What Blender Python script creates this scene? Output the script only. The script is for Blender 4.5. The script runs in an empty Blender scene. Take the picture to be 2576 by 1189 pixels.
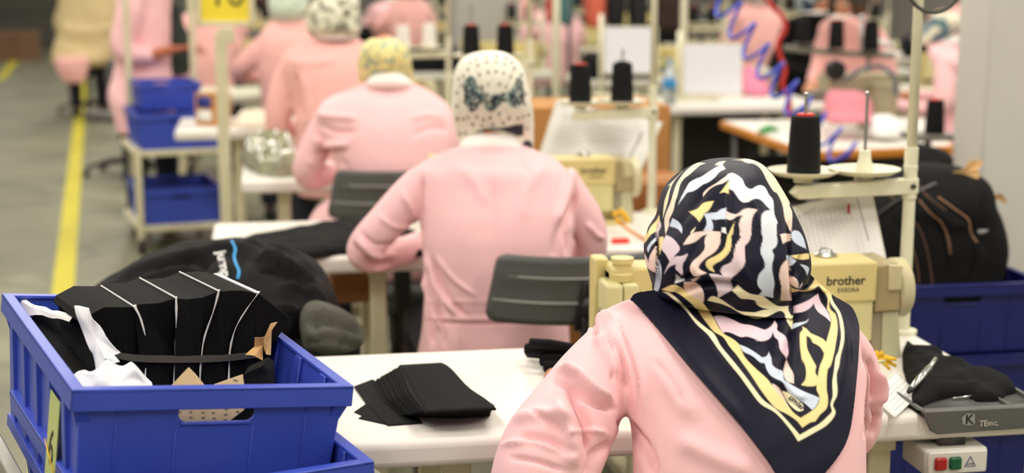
import bpy, bmesh, math, random
import numpy as np
from mathutils import Vector, Matrix, Euler
from mathutils.bvhtree import BVHTree
random.seed(7); np.random.seed(7)
D=bpy.data; S=bpy.context.scene; COL=S.collection
# ---------------------------------------------------------------- camera model
F=3800.;W=2576.;H=1189.;CAM=np.array([0,0,1.575]);PIT=math.atan(694/F);YAW=math.radians(9.4)
FW=np.array([math.sin(YAW)*math.cos(PIT),math.cos(YAW)*math.cos(PIT),-math.sin(PIT)])
RT=np.array([math.cos(YAW),-math.sin(YAW),0.]);UP=np.cross(RT,FW)
HF=np.array([math.sin(YAW),math.cos(YAW),0.])
def at(x,y,z): return CAM+FW*z+RT*((x-W/2)/F*z)-UP*((y-H/2)/F*z)
def onz(x,y,h):
    d=FW+RT*((x-W/2)/F)-UP*((y-H/2)/F); return CAM+d*((h-CAM[2])/d[2])
def pj(P):
    v=np.asarray(P)-CAM; z=v@FW; return np.stack([W/2+F*(v@RT)/z,H/2-F*(v@UP)/z,z],-1)
def V(p): return Vector((float(p[0]),float(p[1]),float(p[2])))
def srgb(r,g,b):
    f=lambda c:(c/255/12.92) if c/255<=.04045 else ((c/255+.055)/1.055)**2.4
    return (f(r),f(g),f(b),1)
# ---------------------------------------------------------------- materials
MATS={}
def mat(name,col,rough=.6,var=.06,scale=12,bump=0,bscale=60,metal=0,spec=.5,sheen=0,trans=0,alpha=1,kind='noise',coat=0,attr=None,emit=0):
    if name in MATS: return MATS[name]
    m=D.materials.new(name); m.use_nodes=True; nt=m.node_tree; N=nt.nodes; L=nt.links; b=N['Principled BSDF']
    c=srgb(*col) if col else (1,1,1,1)
    b.inputs['Roughness'].default_value=rough; b.inputs['Metallic'].default_value=metal
    b.inputs['Specular IOR Level'].default_value=spec
    if sheen: b.inputs['Sheen Weight'].default_value=sheen; b.inputs['Sheen Roughness'].default_value=.5
    if coat: b.inputs['Coat Weight'].default_value=coat
    if trans: b.inputs['Transmission Weight'].default_value=trans
    b.inputs['Alpha'].default_value=alpha
    tc=N.new('ShaderNodeTexCoord')
    mx=N.new('ShaderNodeMix'); mx.data_type='RGBA'; mx.blend_type='MULTIPLY'; mx.inputs[0].default_value=1
    if attr:
        a=N.new('ShaderNodeAttribute'); a.attribute_name=attr; L.new(a.outputs['Color'],mx.inputs[6])
    else: mx.inputs[6].default_value=c
    no=N.new('ShaderNodeTexNoise'); no.inputs['Scale'].default_value=scale; no.inputs['Detail'].default_value=4
    L.new(tc.outputs['Object'],no.inputs['Vector'])
    mr=N.new('ShaderNodeMapRange'); mr.inputs['To Min'].default_value=1-var; mr.inputs['To Max'].default_value=1+var*.6
    mr.inputs['From Min'].default_value=.3; mr.inputs['From Max'].default_value=.7
    L.new(no.outputs[0],mr.inputs[0]); L.new(mr.outputs[0],mx.inputs[7]); L.new(mx.outputs[2],b.inputs['Base Color'])
    if emit:
        b.inputs['Emission Color'].default_value=c; b.inputs['Emission Strength'].default_value=emit
    if bump:
        bt=N.new('ShaderNodeTexNoise'); bt.inputs['Scale'].default_value=bscale; bt.inputs['Detail'].default_value=3
        out=bt.outputs[0]
        if kind=='layers':
            bt=N.new('ShaderNodeTexWave'); bt.bands_direction='X'; bt.inputs['Scale'].default_value=bscale; bt.inputs['Distortion'].default_value=1.5; bt.inputs['Detail'].default_value=2; out=bt.outputs[1]
        L.new(tc.outputs['Object'],bt.inputs['Vector'])
        bu=N.new('ShaderNodeBump'); bu.inputs['Strength'].default_value=bump; bu.inputs['Distance'].default_value=.004
        L.new(out,bu.inputs['Height']); L.new(bu.outputs[0],b.inputs['Normal'])
    MATS[name]=m; return m
M_white=mat('laminate_white',(240,235,226),.32,.03,6,.02,90)
M_edge=mat('table_edge',(226,221,212),.4,.08,20)
M_cream=mat('machine_cream',(216,199,134),.38,.05,8)
M_cream2=mat('machine_pale',(214,207,150),.38,.05,8)
M_taupe=mat('machine_taupe',(166,150,108),.42,.05,8)
M_steel=mat('steel',(190,190,188),.28,.08,30,metal=1)
M_dsteel=mat('dark_steel',(90,90,88),.4,.1,30,metal=.8)
M_post=mat('post_cream',(232,228,200),.4,.05,12)
M_blue=mat('crate_blue',(58,80,186),.36,.07,9,.05,40)
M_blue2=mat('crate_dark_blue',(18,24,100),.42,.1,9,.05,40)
M_pink=mat('coat_pink',(250,198,201),.85,.03,5,.12,500,sheen=.12)
M_pink2=mat('coat_peach',(246,186,180),.85,.03,5,.1,400,sheen=.1)
M_beige=mat('coat_beige',(222,200,150),.85,.08,5,.1,400)
M_skin=mat('skin',(205,140,104),.5,.06,20,.03,200)
M_skin2=mat('skin_brown',(186,104,70),.5,.06,20)
M_black=mat('black_cloth',(17,17,18),.82,.3,20,.25,300,spec=.15,sheen=.0)
M_blackl=mat('black_cloth_layers',(15,15,16),.8,.25,25,.25,90,kind='layers',spec=.15)
M_jacket=mat('jacket_black',(12,12,13),.75,.3,12,.2,120,spec=.15)
M_olive=mat('jacket_olive',(78,78,68),.8,.3,12,.2,200,spec=.2)
M_grey=mat('chair_grey',(78,78,76),.55,.08,15,.1,200)
M_chairb=mat('chair_black',(18,18,19),.4,.1,15)
M_tray=mat('tray_grey',(92,93,90),.45,.1,15)
M_traydk=mat('tray_inside',(62,63,62),.5,.1,15)
M_thread=mat('thread_black',(20,20,21),.7,.15,40,.4,8,spec=.2)
M_threadw=mat('thread_white',(240,236,228),.7,.05,40)
M_red=mat('cone_red',(222,40,24),.4,.05)
M_paper=mat('paper_white',(236,234,230),.8,.03,10)
M_tissue=mat('tissue_white',(240,240,244),.7,.05,18,.3,25)
M_kraft=mat('kraft_paper',(214,172,116),.75,.2,12,.3,60)
M_pattern=mat('pattern_card',(232,204,156),.75,.03,12)
M_card=mat('cardboard',(190,134,72),.8,.08,8,.05,80)
M_cardd=mat('cardboard_brown',(150,98,56),.8,.12,8)
M_yel=mat('sign_yellow',(250,226,60),.5,.03)
M_ylw=mat('yellow_cloth',(236,186,40),.7,.15,30,.2,80)
M_ink=mat('ink_dark',(34,34,36),.6,.05)
M_inkg=mat('ink_grey',(120,118,116),.6,.05)
M_wall=mat('wall_paint',(196,192,184),.8,.04,1.6,.05,30)
M_col=mat('column_paint',(206,202,194),.8,.05,2.5,.05,30)
M_ceil=mat('ceiling_white',(215,213,205),.9,.03)
M_orange=mat('wood_orange',(214,136,40),.45,.1,10)
M_green=mat('plastic_green',(40,160,60),.5,.05)
M_navy=mat('label_navy',(30,44,130),.5,.05)
M_hose=mat('hose_blue',(44,72,205),.35,.05)
M_hosered=mat('hose_red',(196,34,26),.35,.05)
M_cable=mat('cable_dark',(70,70,62),.5,.05)
M_trousers=mat('trousers_dark',(28,30,44),.8,.1)
M_shoe=mat('shoe_dark',(24,24,26),.5,.1)
M_btnred=mat('button_red',(170,30,30),.35,.05)
M_btngrn=mat('button_green',(16,92,56),.35,.05)
M_cut=mat('coat_seam',(226,166,168),.85,.03)
M_led=mat('lamp_tube',(255,246,230),.5,0,emit=4)
M_led.cycles.emission_sampling='NONE'
M_lightblue=mat('sticker_blue',(170,205,215),.6,.05)
M_clear=mat('clear_plastic',(225,238,245),.08,.02,trans=.85)
M_stripe=mat('stripe_blue',(60,160,225),.5,.05)
M_collar=mat('collar_white',(248,240,234),.8,.02)
M_pole=mat('trolley_beige',(222,214,180),.45,.06)
def cmat(name,c1,c2,scale,thr=.5,c3=None,rough=.7,kind='noise'):
    m=D.materials.new(name); m.use_nodes=True; nt=m.node_tree; N=nt.nodes; L=nt.links; b=N['Principled BSDF']; b.inputs['Roughness'].default_value=rough
    tc=N.new('ShaderNodeTexCoord')
    if kind=='noise': t=N.new('ShaderNodeTexNoise'); t.inputs['Detail'].default_value=2.5; t.inputs['Distortion'].default_value=1.2
    else: t=N.new('ShaderNodeTexVoronoi')
    t.inputs['Scale'].default_value=scale; L.new(tc.outputs['Object'],t.inputs['Vector'])
    r=N.new('ShaderNodeValToRGB'); e=r.color_ramp.elements
    e[0].position=thr-.03; e[0].color=srgb(*c1); e[1].position=thr+.03; e[1].color=srgb(*c2)
    if c3: x=e.new(min(.95,thr+.14)); x.color=srgb(*c3)
    L.new(t.outputs[0],r.inputs[0]); L.new(r.outputs[0],b.inputs['Base Color']); return m
# ---------------------------------------------------------------- object helpers
def tag(o,label=None,cat=None,group=None,kind=None):
    if label:o['label']=label
    if cat:o['category']=cat
    if group:o['group']=group
    if kind:o['kind']=kind
    return o
def thing(name,label,cat,loc=(0,0,0),rz=0,group=None,rot=None):
    o=D.objects.new(name,None); COL.objects.link(o); o.empty_display_size=.1
    o.location=[float(v) for v in loc]; o.rotation_euler=rot if rot else (0,0,rz)
    return tag(o,label,cat,group)
def make(name,bm,m,parent=None,smooth=True,bevel=0,world=False,seg=2,ang=.6,label=None):
    if isinstance(bm,bmesh.types.BMesh):
        me=D.meshes.new(name)
        bmesh.ops.recalc_face_normals(bm,faces=bm.faces)
        bm.to_mesh(me); bm.free()
    else: me=bm
    ms=m if isinstance(m,(list,tuple)) else [m]
    for x in ms: me.materials.append(x)
    o=D.objects.new(name,me); COL.objects.link(o)
    if parent:
        o.parent=parent
        if world:
            M=(Matrix.Translation(parent.location)@parent.rotation_euler.to_matrix().to_4x4()).inverted()
            if parent.parent:
                g=parent.parent; M=M@(Matrix.Translation(g.location)@g.rotation_euler.to_matrix().to_4x4()).inverted()
            me.transform(M)
    if smooth:
        me.shade_smooth()
        if bevel or smooth=='auto':
            me.set_sharp_from_angle(angle=ang)
    if bevel:
        md=o.modifiers.new('bevel','BEVEL'); md.width=bevel; md.segments=seg; md.limit_method='ANGLE'; md.angle_limit=.6; md.harden_normals=False
    if label:o['label']=label
    return o
def copy_tree(o,parent=None):
    c=o.copy(); COL.objects.link(c)
    if parent:c.parent=parent
    for ch in list(o.children): copy_tree(ch,c)
    return c
def dup(o,loc,rz=None,label=None,group=None,scale=None):
    c=copy_tree(o); c.location=[float(v) for v in loc]
    if rz is not None:c.rotation_euler=(0,0,rz)
    if label:c['label']=label
    if group:c['group']=group
    if scale:c.scale=(scale,)*3
    return c
def B(): return bmesh.new()
def box(bm,c,s,rz=0,M=None,mi=0):
    vs=[]
    for dz in(-.5,.5):
        for dx,dy in((-.5,-.5),(.5,-.5),(.5,.5),(-.5,.5)):
            v=Vector((dx*s[0],dy*s[1],dz*s[2]))
            if rz: v=Matrix.Rotation(rz,3,'Z')@v
            if M is not None: v=M@v
            vs.append(bm.verts.new(v+Vector([float(x) for x in c])))
    for f in((3,2,1,0),(4,5,6,7),(0,1,5,4),(1,2,6,5),(2,3,7,6),(3,0,4,7)):
        fa=bm.faces.new([vs[i] for i in f]); fa.material_index=mi
    return vs
def tube(bm,pts,rs,n=12,cap=True,flat=None,mi=0):
    pts=[V(p) for p in pts]
    if not hasattr(rs,'__len__'): rs=[rs]*len(pts)
    rings=[];prev=None
    for i,p in enumerate(pts):
        t=(pts[min(i+1,len(pts)-1)]-pts[max(i-1,0)])
        if t.length<1e-9:t=Vector((0,0,1))
        t.normalize()
        if prev is None:
            a=t.orthogonal().normalized()
        else:
            a=prev-t*prev.dot(t)
            a=a.normalized() if a.length>1e-6 else t.orthogonal().normalized()
        prev=a;b=t.cross(a)
        rings.append([bm.verts.new(p+(a*math.cos(2*math.pi*k/n)+b*math.sin(2*math.pi*k/n))*rs[i]) for k in range(n)])
    for i in range(len(rings)-1):
        for k in range(n):
            f=bm.faces.new((rings[i][k],rings[i][(k+1)%n],rings[i+1][(k+1)%n],rings[i+1][k])); f.material_index=mi
    if cap:
        bm.faces.new(rings[0][::-1]).material_index=mi; bm.faces.new(rings[-1]).material_index=mi
def lathe(bm,prof,c=(0,0,0),n=32,axis='z',mi=0):
    rings=[]
    for r,h in prof:
        ring=[]
        for k in range(n):
            a=2*math.pi*k/n;x=r*math.cos(a);y=r*math.sin(a)
            p=(x,y,h) if axis=='z' else ((h,x,y) if axis=='x' else (x,h,y))
            ring.append(bm.verts.new((c[0]+p[0],c[1]+p[1],c[2]+p[2])))
        rings.append(ring)
    for i in range(len(rings)-1):
        for k in range(n):
            bm.faces.new((rings[i][k],rings[i][(k+1)%n],rings[i+1][(k+1)%n],rings[i+1][k])).material_index=mi
    bm.faces.new(rings[0][::-1]).material_index=mi; bm.faces.new(rings[-1]).material_index=mi
def prism(bm,poly,ext,mi=0):
    """poly: list of 3D points (front); ext: vector"""
    a=[bm.verts.new(V(p)) for p in poly]; e=V(ext); b=[bm.verts.new(v.co+e) for v in a]; n=len(a)
    bm.faces.new(a).material_index=mi; bm.faces.new(b[::-1]).material_index=mi
    for i in range(n): bm.faces.new((a[i],b[i],b[(i+1)%n],a[(i+1)%n])).material_index=mi
def cat(P,n,closed=False):
    """catmull-rom resample of rows (k,d) -> (n,d)"""
    P=np.asarray(P,float); k=len(P)
    t=np.linspace(0,k-1,n); i=np.clip(np.floor(t).astype(int),0,k-2); u=(t-i)[:,None]
    g=lambda j:P[np.clip(j,0,k-1)]
    a,b,c,d=g(i-1),g(i),g(i+1),g(i+2)
    return .5*((2*b)+(-a+c)*u+(2*a-5*b+4*c-d)*u**2+(-a+3*b-3*c+d)*u**3)
def loft(bm,C,A,Bv,pw=2.4,n=48):
    rings=[]
    th=np.linspace(0,2*np.pi,n,endpoint=False)
    ca=np.sign(np.cos(th))*np.abs(np.cos(th))**(2/pw); sa=np.sign(np.sin(th))*np.abs(np.sin(th))**(2/pw)
    for c,a,b in zip(C,A,Bv):
        P=c+np.outer(ca,a)+np.outer(sa,b); rings.append([bm.verts.new(V(p)) for p in P])
    for i in range(len(rings)-1):
        for k in range(n): bm.faces.new((rings[i][k],rings[i][(k+1)%n],rings[i+1][(k+1)%n],rings[i+1][k]))
    bm.faces.new(rings[0][::-1]); bm.faces.new(rings[-1])
def loft_px(bm,rows,m=None,n=48,pw=2.4):
    """rows: (py, xl, xr, zc, thickness_m)"""
    R=cat(rows,m or len(rows)*4); C=[];A=[];Bs=[]
    for y,xl,xr,z,t in R:
        L=at(xl,y,z);Rr=at(xr,y,z); C.append((L+Rr)/2);A.append((Rr-L)/2);Bs.append(HF*t/2)
    loft(bm,C,A,Bs,pw,n)
def tube_px(bm,pts,n=20,m=None):
    """pts: (px,py,zc,radius_px)"""
    R=cat(pts,m or len(pts)*5); tube(bm,[at(a,b,c) for a,b,c,_ in R],[r*c/F for _,_,c,r in R],n)
def remesh(bm,vox,smooth=6,fac=.5):
    me=D.meshes.new('tmp'); bmesh.ops.recalc_face_normals(bm,faces=bm.faces); bm.to_mesh(me); bm.free()
    o=D.objects.new('tmp',me); COL.objects.link(o)
    r=o.modifiers.new('r','REMESH'); r.mode='VOXEL'; r.voxel_size=vox
    if smooth: s=o.modifiers.new('s','SMOOTH'); s.factor=fac; s.iterations=smooth
    dg=bpy.context.evaluated_depsgraph_get(); out=D.meshes.new_from_object(o.evaluated_get(dg))
    D.objects.remove(o); D.meshes.remove(me); return out
def vco(me):
    a=np.empty(len(me.vertices)*3,np.float32); me.vertices.foreach_get('co',a); return a.reshape(-1,3).astype(float)
def vno(me):
    a=np.empty(len(me.vertices)*3,np.float32); me.vertices.foreach_get('normal',a); return a.reshape(-1,3).astype(float)
def setco(me,P): me.vertices.foreach_set('co',P.astype(np.float32).ravel()); me.update()
def segdist(P,line):
    """P (n,2), polyline -> dist, param 0..1"""
    best=np.full(len(P),1e9); par=np.zeros(len(P)); L=np.asarray(line,float)
    d=np.diff(L,axis=0); ln=np.hypot(d[:,0],d[:,1]); tot=ln.sum(); acc=0
    for i in range(len(d)):
        t=np.clip(((P-L[i])@d[i])/max(ln[i]**2,1e-9),0,1); q=np.hypot(*(P-L[i]-t[:,None]*d[i]).T)
        m=q<best; best[m]=q[m]; par[m]=((acc+t*ln[i])/tot)[m]; acc+=ln[i]
    return best,par
def folds(me,fl,facing=True,scale=1.0):
    """fl: (polyline px, width px, amplitude m (+ outwards))"""
    P=vco(me);N=vno(me);Q=pj(P); fc=np.clip(-(N@FW)*2.5+.3,0,1) if facing else 1
    disp=np.zeros(len(P))
    for line,w,amp in fl:
        ln=cat(line,max(2,len(line)*4)) if len(line)>2 else line
        d,t=segdist(Q[:,:2],ln); disp+=amp*np.exp(-(d/w)**2)*np.clip(np.minimum(t,1-t)*5+.12,0,1)*fc*scale
    setco(me,P+N*disp[:,None])
def wnoise(me,amp,freq,seed=0,aniso=(1,1,1)):
    P=vco(me);N=vno(me);rs=np.random.RandomState(seed); f=np.zeros(len(P))
    for o in range(3):
        for k in range(5):
            d=rs.normal(size=3)*np.array(aniso); d/=np.linalg.norm(d); fr=freq*(1.8**o)*rs.uniform(.7,1.3)
            d2=rs.normal(size=3); f+=np.sin(P@d*fr*2*np.pi+rs.uniform(0,6.28)+1.5*np.sin(P@d2*freq*3))/(1.7**o)
    setco(me,P+N*(f*amp/5)[:,None])
def paint(me,base,polys,aa=1.3,attr='pattern',Q=None):
    if Q is None: Q=pj(vco(me))[:,:2]
    C=np.tile(np.array(srgb(*base)[:3]),(len(Q),1))
    for pts,c1,c2 in polys:
        pts=np.asarray(pts,float); lo=pts.min(0)-4;hi=pts.max(0)+4
        m=np.where(((Q>lo)&(Q<hi)).all(1))[0]
        if not len(m): continue
        q=Q[m]; d=np.full(len(q),1e9); ins=np.zeros(len(q),bool)
        for i in range(len(pts)):
            a=pts[i];b=pts[(i+1)%len(pts)];e=b-a; t=np.clip(((q-a)@e)/max(e@e,1e-9),0,1)
            d=np.minimum(d,np.hypot(*(q-a-t[:,None]*e).T))
            c=(a[1]>q[:,1])!=(b[1]>q[:,1])
            with np.errstate(divide='ignore',invalid='ignore'): xx=(b[0]-a[0])*(q[:,1]-a[1])/(b[1]-a[1])+a[0]
            ins^=c&(q[:,0]<xx)
        s=np.where(ins,d,-d); w=np.clip(s/aa*.5+.5,0,1)[:,None]
        g=np.clip((q[:,1]-lo[1])/(hi[1]-lo[1]),0,1)[:,None]
        cc=np.array(srgb(*c1)[:3])*(1-g)+np.array(srgb(*(c2 or c1))[:3])*g
        C[m]=C[m]*(1-w)+cc*w
    a=me.color_attributes.new(attr,'FLOAT_COLOR','POINT')
    a.data.foreach_set('color',np.concatenate([C,np.ones((len(C),1))],1).astype(np.float32).ravel())
def text_mesh(txt,size,depth=.0008,bold=False,shear=0,spacing=1.0):
    cu=D.curves.new('t','FONT'); cu.body=txt; cu.size=size; cu.extrude=depth/2; cu.align_x='CENTER'; cu.align_y='CENTER'; cu.shear=shear; cu.space_character=spacing
    cu.resolution_u=3
    if bold: cu.offset=size*.018
    o=D.objects.new('t',cu); COL.objects.link(o); dg=bpy.context.evaluated_depsgraph_get()
    me=D.meshes.new_from_object(o.evaluated_get(dg)); D.objects.remove(o); D.curves.remove(cu); return me
def text(name,txt,size,M,m,parent=None,**k):
    me=text_mesh(txt,size,**k); me.transform(M); return make(name,me,m,parent,smooth=False)
RX90=Matrix.Rotation(math.pi/2,4,'X')
def sheet(bm,corners,nx=8,ny=8,th=.0015,curl=None,mi=0):
    """quad sheet with thickness from 4 3D corners (00,10,11,01); curl(u,v)->offset along normal"""
    c=[V(p) for p in corners]; nrm=(c[1]-c[0]).cross(c[3]-c[0]).normalized()
    g=[]
    for s in(0,1):
        rows=[]
        for j in range(ny+1):
            v=j/ny;rows.append([])
            for i in range(nx+1):
                u=i/nx;p=(c[0]*(1-u)+c[1]*u)*(1-v)+(c[3]*(1-u)+c[2]*u)*v
                if curl:p=p+nrm*curl(u,v)
                rows[-1].append(bm.verts.new(p+nrm*th*s))
        g.append(rows)
    for s in(0,1):
        for j in range(ny):
            for i in range(nx):
                q=(g[s][j][i],g[s][j][i+1],g[s][j+1][i+1],g[s][j+1][i]); bm.faces.new(q if s else q[::-1]).material_index=mi
    def side(a,b):
        for i in range(len(a)-1): bm.faces.new((a[i],a[i+1],b[i+1],b[i])).material_index=mi
    side(g[0][0],g[1][0]);side(g[1][-1],g[0][-1])
    side([r[0] for r in g[1]],[r[0] for r in g[0]]);side([r[-1] for r in g[0]],[r[-1] for r in g[1]])
# ================================================================ SETTING
def struct(name,bm,m,**k):
    o=make(name,bm,m,**k); o['kind']='structure'; return o
def floor_mat():
    m=D.materials.new('floor_concrete'); m.use_nodes=True; nt=m.node_tree;N=nt.nodes;L=nt.links;b=N['Principled BSDF'];b.inputs['Roughness'].default_value=.55
    g=N.new('ShaderNodeNewGeometry')
    a=N.new('ShaderNodeTexNoise');a.inputs['Scale'].default_value=1.3;a.inputs['Detail'].default_value=6
    r=N.new('ShaderNodeValToRGB');r.color_ramp.elements[0].position=.3;r.color_ramp.elements[0].color=srgb(104,104,84);r.color_ramp.elements[1].position=.7;r.color_ramp.elements[1].color=srgb(140,140,114)
    L.new(g.outputs['Position'],a.inputs['Vector']);L.new(a.outputs[0],r.inputs[0])
    v=N.new('ShaderNodeTexVoronoi');v.feature='DISTANCE_TO_EDGE';v.inputs['Scale'].default_value=.45
    ns=N.new('ShaderNodeTexNoise');ns.inputs['Scale'].default_value=2;ad=N.new('ShaderNodeVectorMath');ad.operation='MULTIPLY_ADD';ad.inputs[1].default_value=(.5,.5,.5)
    L.new(g.outputs['Position'],ns.inputs['Vector']);L.new(ns.outputs['Color'],ad.inputs[0]);L.new(g.outputs['Position'],ad.inputs[2]);L.new(ad.outputs[0],v.inputs['Vector'])
    r2=N.new('ShaderNodeValToRGB');r2.color_ramp.elements[0].position=.0;r2.color_ramp.elements[0].color=(.72,.72,.72,1);r2.color_ramp.elements[1].position=.03;r2.color_ramp.elements[1].color=(1,1,1,1)
    L.new(v.outputs['Distance'],r2.inputs[0])
    mx=N.new('ShaderNodeMix');mx.data_type='RGBA';mx.blend_type='MULTIPLY';mx.inputs[0].default_value=1;L.new(r.outputs[0],mx.inputs[6]);L.new(r2.outputs[0],mx.inputs[7])
    s=N.new('ShaderNodeTexNoise');s.inputs['Scale'].default_value=60;L.new(g.outputs['Position'],s.inputs['Vector'])
    mr=N.new('ShaderNodeMapRange');mr.inputs['To Min'].default_value=.8;mr.inputs['To Max'].default_value=1.15;L.new(s.outputs[0],mr.inputs[0])
    m2=N.new('ShaderNodeMix');m2.data_type='RGBA';m2.blend_type='MULTIPLY';m2.inputs[0].default_value=1;L.new(mx.outputs[2],m2.inputs[6]);L.new(mr.outputs[0],m2.inputs[7])
    L.new(m2.outputs[2],b.inputs['Base Color']);return m
bm=B();box(bm,(2.5,15,-.05),(19,36,.1));struct('floor',bm,floor_mat(),smooth=False)
bm=B();box(bm,(2.5,15,4.25),(19,36,.1));struct('ceiling',bm,M_ceil,smooth=False)
bm=B();box(bm,(2.5,33.05,2.1),(19,.1,4.2));struct('wall_back',bm,M_wall,smooth=False)
bm=B();box(bm,(2.5,-3.05,2.1),(19,.1,4.2));struct('wall_front',bm,M_wall,smooth=False)
bm=B();box(bm,(-7.05,15,2.1),(.1,36,4.2));struct('wall_left',bm,M_wall,smooth=False)
bm=B();box(bm,(12.05,15,2.1),(.1,36,4.2));struct('wall_right',bm,M_wall,smooth=False)
cl=at(2392,420,5.55)
bm=B();box(bm,(cl[0]+.5,cl[1]-.12,2.1),(1.0,.24,4.2));struct('trim_1',bm,M_col,bevel=.01)
cp=at(1228,60,11.5)
bm=B();box(bm,(cp[0],cp[1]+.25,2.1),(.5,.5,4.2));struct('trim_2',bm,mat('column_grey',(176,174,166),.8,.05,3),bevel=.01)
M_line=mat('floor_paint_yellow',(206,194,40),.6,.12,8)
def strip(p0,p1,w,name):
    p0=Vector(p0);p1=Vector(p1);d=(p1-p0);L=d.length;n=Vector((-d.y,d.x,0)).normalized()*w/2
    bm=B();prism(bm,[p0-n,p1-n,p1+n,p0+n],(0,0,.002));struct(name,bm,M_line,smooth=False)
a=onz(158,740,0);b=onz(208,213,0);dd=(b-a)/np.linalg.norm(b-a)
strip((*(a-dd*4)[:2],.0005),(*(b+dd*7)[:2],.0005),.105,'trim_3')
a=onz(0,200,0);b=onz(48,140,0);strip((*a[:2],.0005),(*b[:2],.0005),.12,'trim_4')
def lamp(x,y,i):
    t=thing('ceiling_light','white twin tube ceiling light hanging above the sewing rows','ceiling light',(x,y,3.7),group='tube lights over the rows')
    bm=B();box(bm,(0,0,.05),(.24,1.5,.07));make('housing',bm,M_paper,t,bevel=.008)
    for s in(-.06,.06):
        bm=B();tube(bm,[(s,-.72,0),(s,.72,0)],.013,10);make('tube',bm,M_led,t)
    for s in(-.5,.5):
        bm=B();tube(bm,[(0,s,.08),(0,s,.5)],.006,6);make('hanger',bm,M_dsteel,t)
    l=D.lights.new('lamp_light','AREA');l.shape='RECTANGLE';l.size=.35;l.size_y=1.5;l.energy=LAMP;l.color=(1,.945,.87)
    o=D.objects.new('lamp_light',l);COL.objects.link(o);o.parent=t;o.location=(0,0,-.03)
LAMP=43
k=0
for x in(-4.2,-1.2,1.8,4.8,7.8):
    for y in(-1,1.6,4.2,6.8,9.6,12.6,16,20,25): lamp(x,y,k);k+=1
# ================================================================ TABLES
def table(x0,x1,y0,y1,label,inset=(.3,.3),z=.77,m=None,th=.05,group=None,legs=True,edge=None):
    cx,cy=(x0+x1)/2,(y0+y1)/2;w=x1-x0;d=y1-y0
    t=thing('sewing_table',label,'table',(cx,cy,0),group=group)
    bm=B();box(bm,(0,0,z-th/2),(w,d,th));make('tabletop',bm,m or M_white,t,bevel=.014,seg=4)
    if legs:
        for sx,ins in((-1,inset[0]),(1,inset[1])):
            lx=sx*(w/2-ins)
            for sy in(-1,1):
                bm=B();box(bm,(lx,sy*(d/2-.09),(z-th)/2+.02),(.045,.03,z-th-.04));make('leg',bm,M_pole,t,bevel=.004)
            bm=B();box(bm,(lx,0,.025),(.05,d-.02,.04));make('foot',bm,M_pole,t,bevel=.004)
            bm=B();box(bm,(lx,0,z-th-.02),(.05,d-.12,.03));make('bracket',bm,M_pole,t,bevel=.003)
        bm=B();box(bm,(((w/2-inset[1])-(w/2-inset[0]))/2,.0,.2),(w-inset[0]-inset[1],.03,.05));make('crossbar',bm,M_pole,t,bevel=.003)
    return t
T1=table(.02,1.402,2.462,3.062,'white sewing table nearest the camera, under the stack of folded black cloth',inset=(.3,.29))
T2=table(-.16,1.27,4.12,4.735,'white sewing table where the worker in the polka dot scarf sits',inset=(.47,.2))
T3=table(-.085,1.12,5.64,6.18,'white sewing table with the plastic wrapped parcel at its left end',inset=(.16,.2))
T4=table(-.42,1.0,7.40,8.02,'white sewing table carrying the small cardboard box with blue label',inset=(.3,.2))
T5=table(-.55,.9,9.3,9.95,'pale sewing table in front of the leaning worker with the pale green scarf',inset=(.3,.2),m=mat('laminate_pale',(226,228,204),.4))
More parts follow.
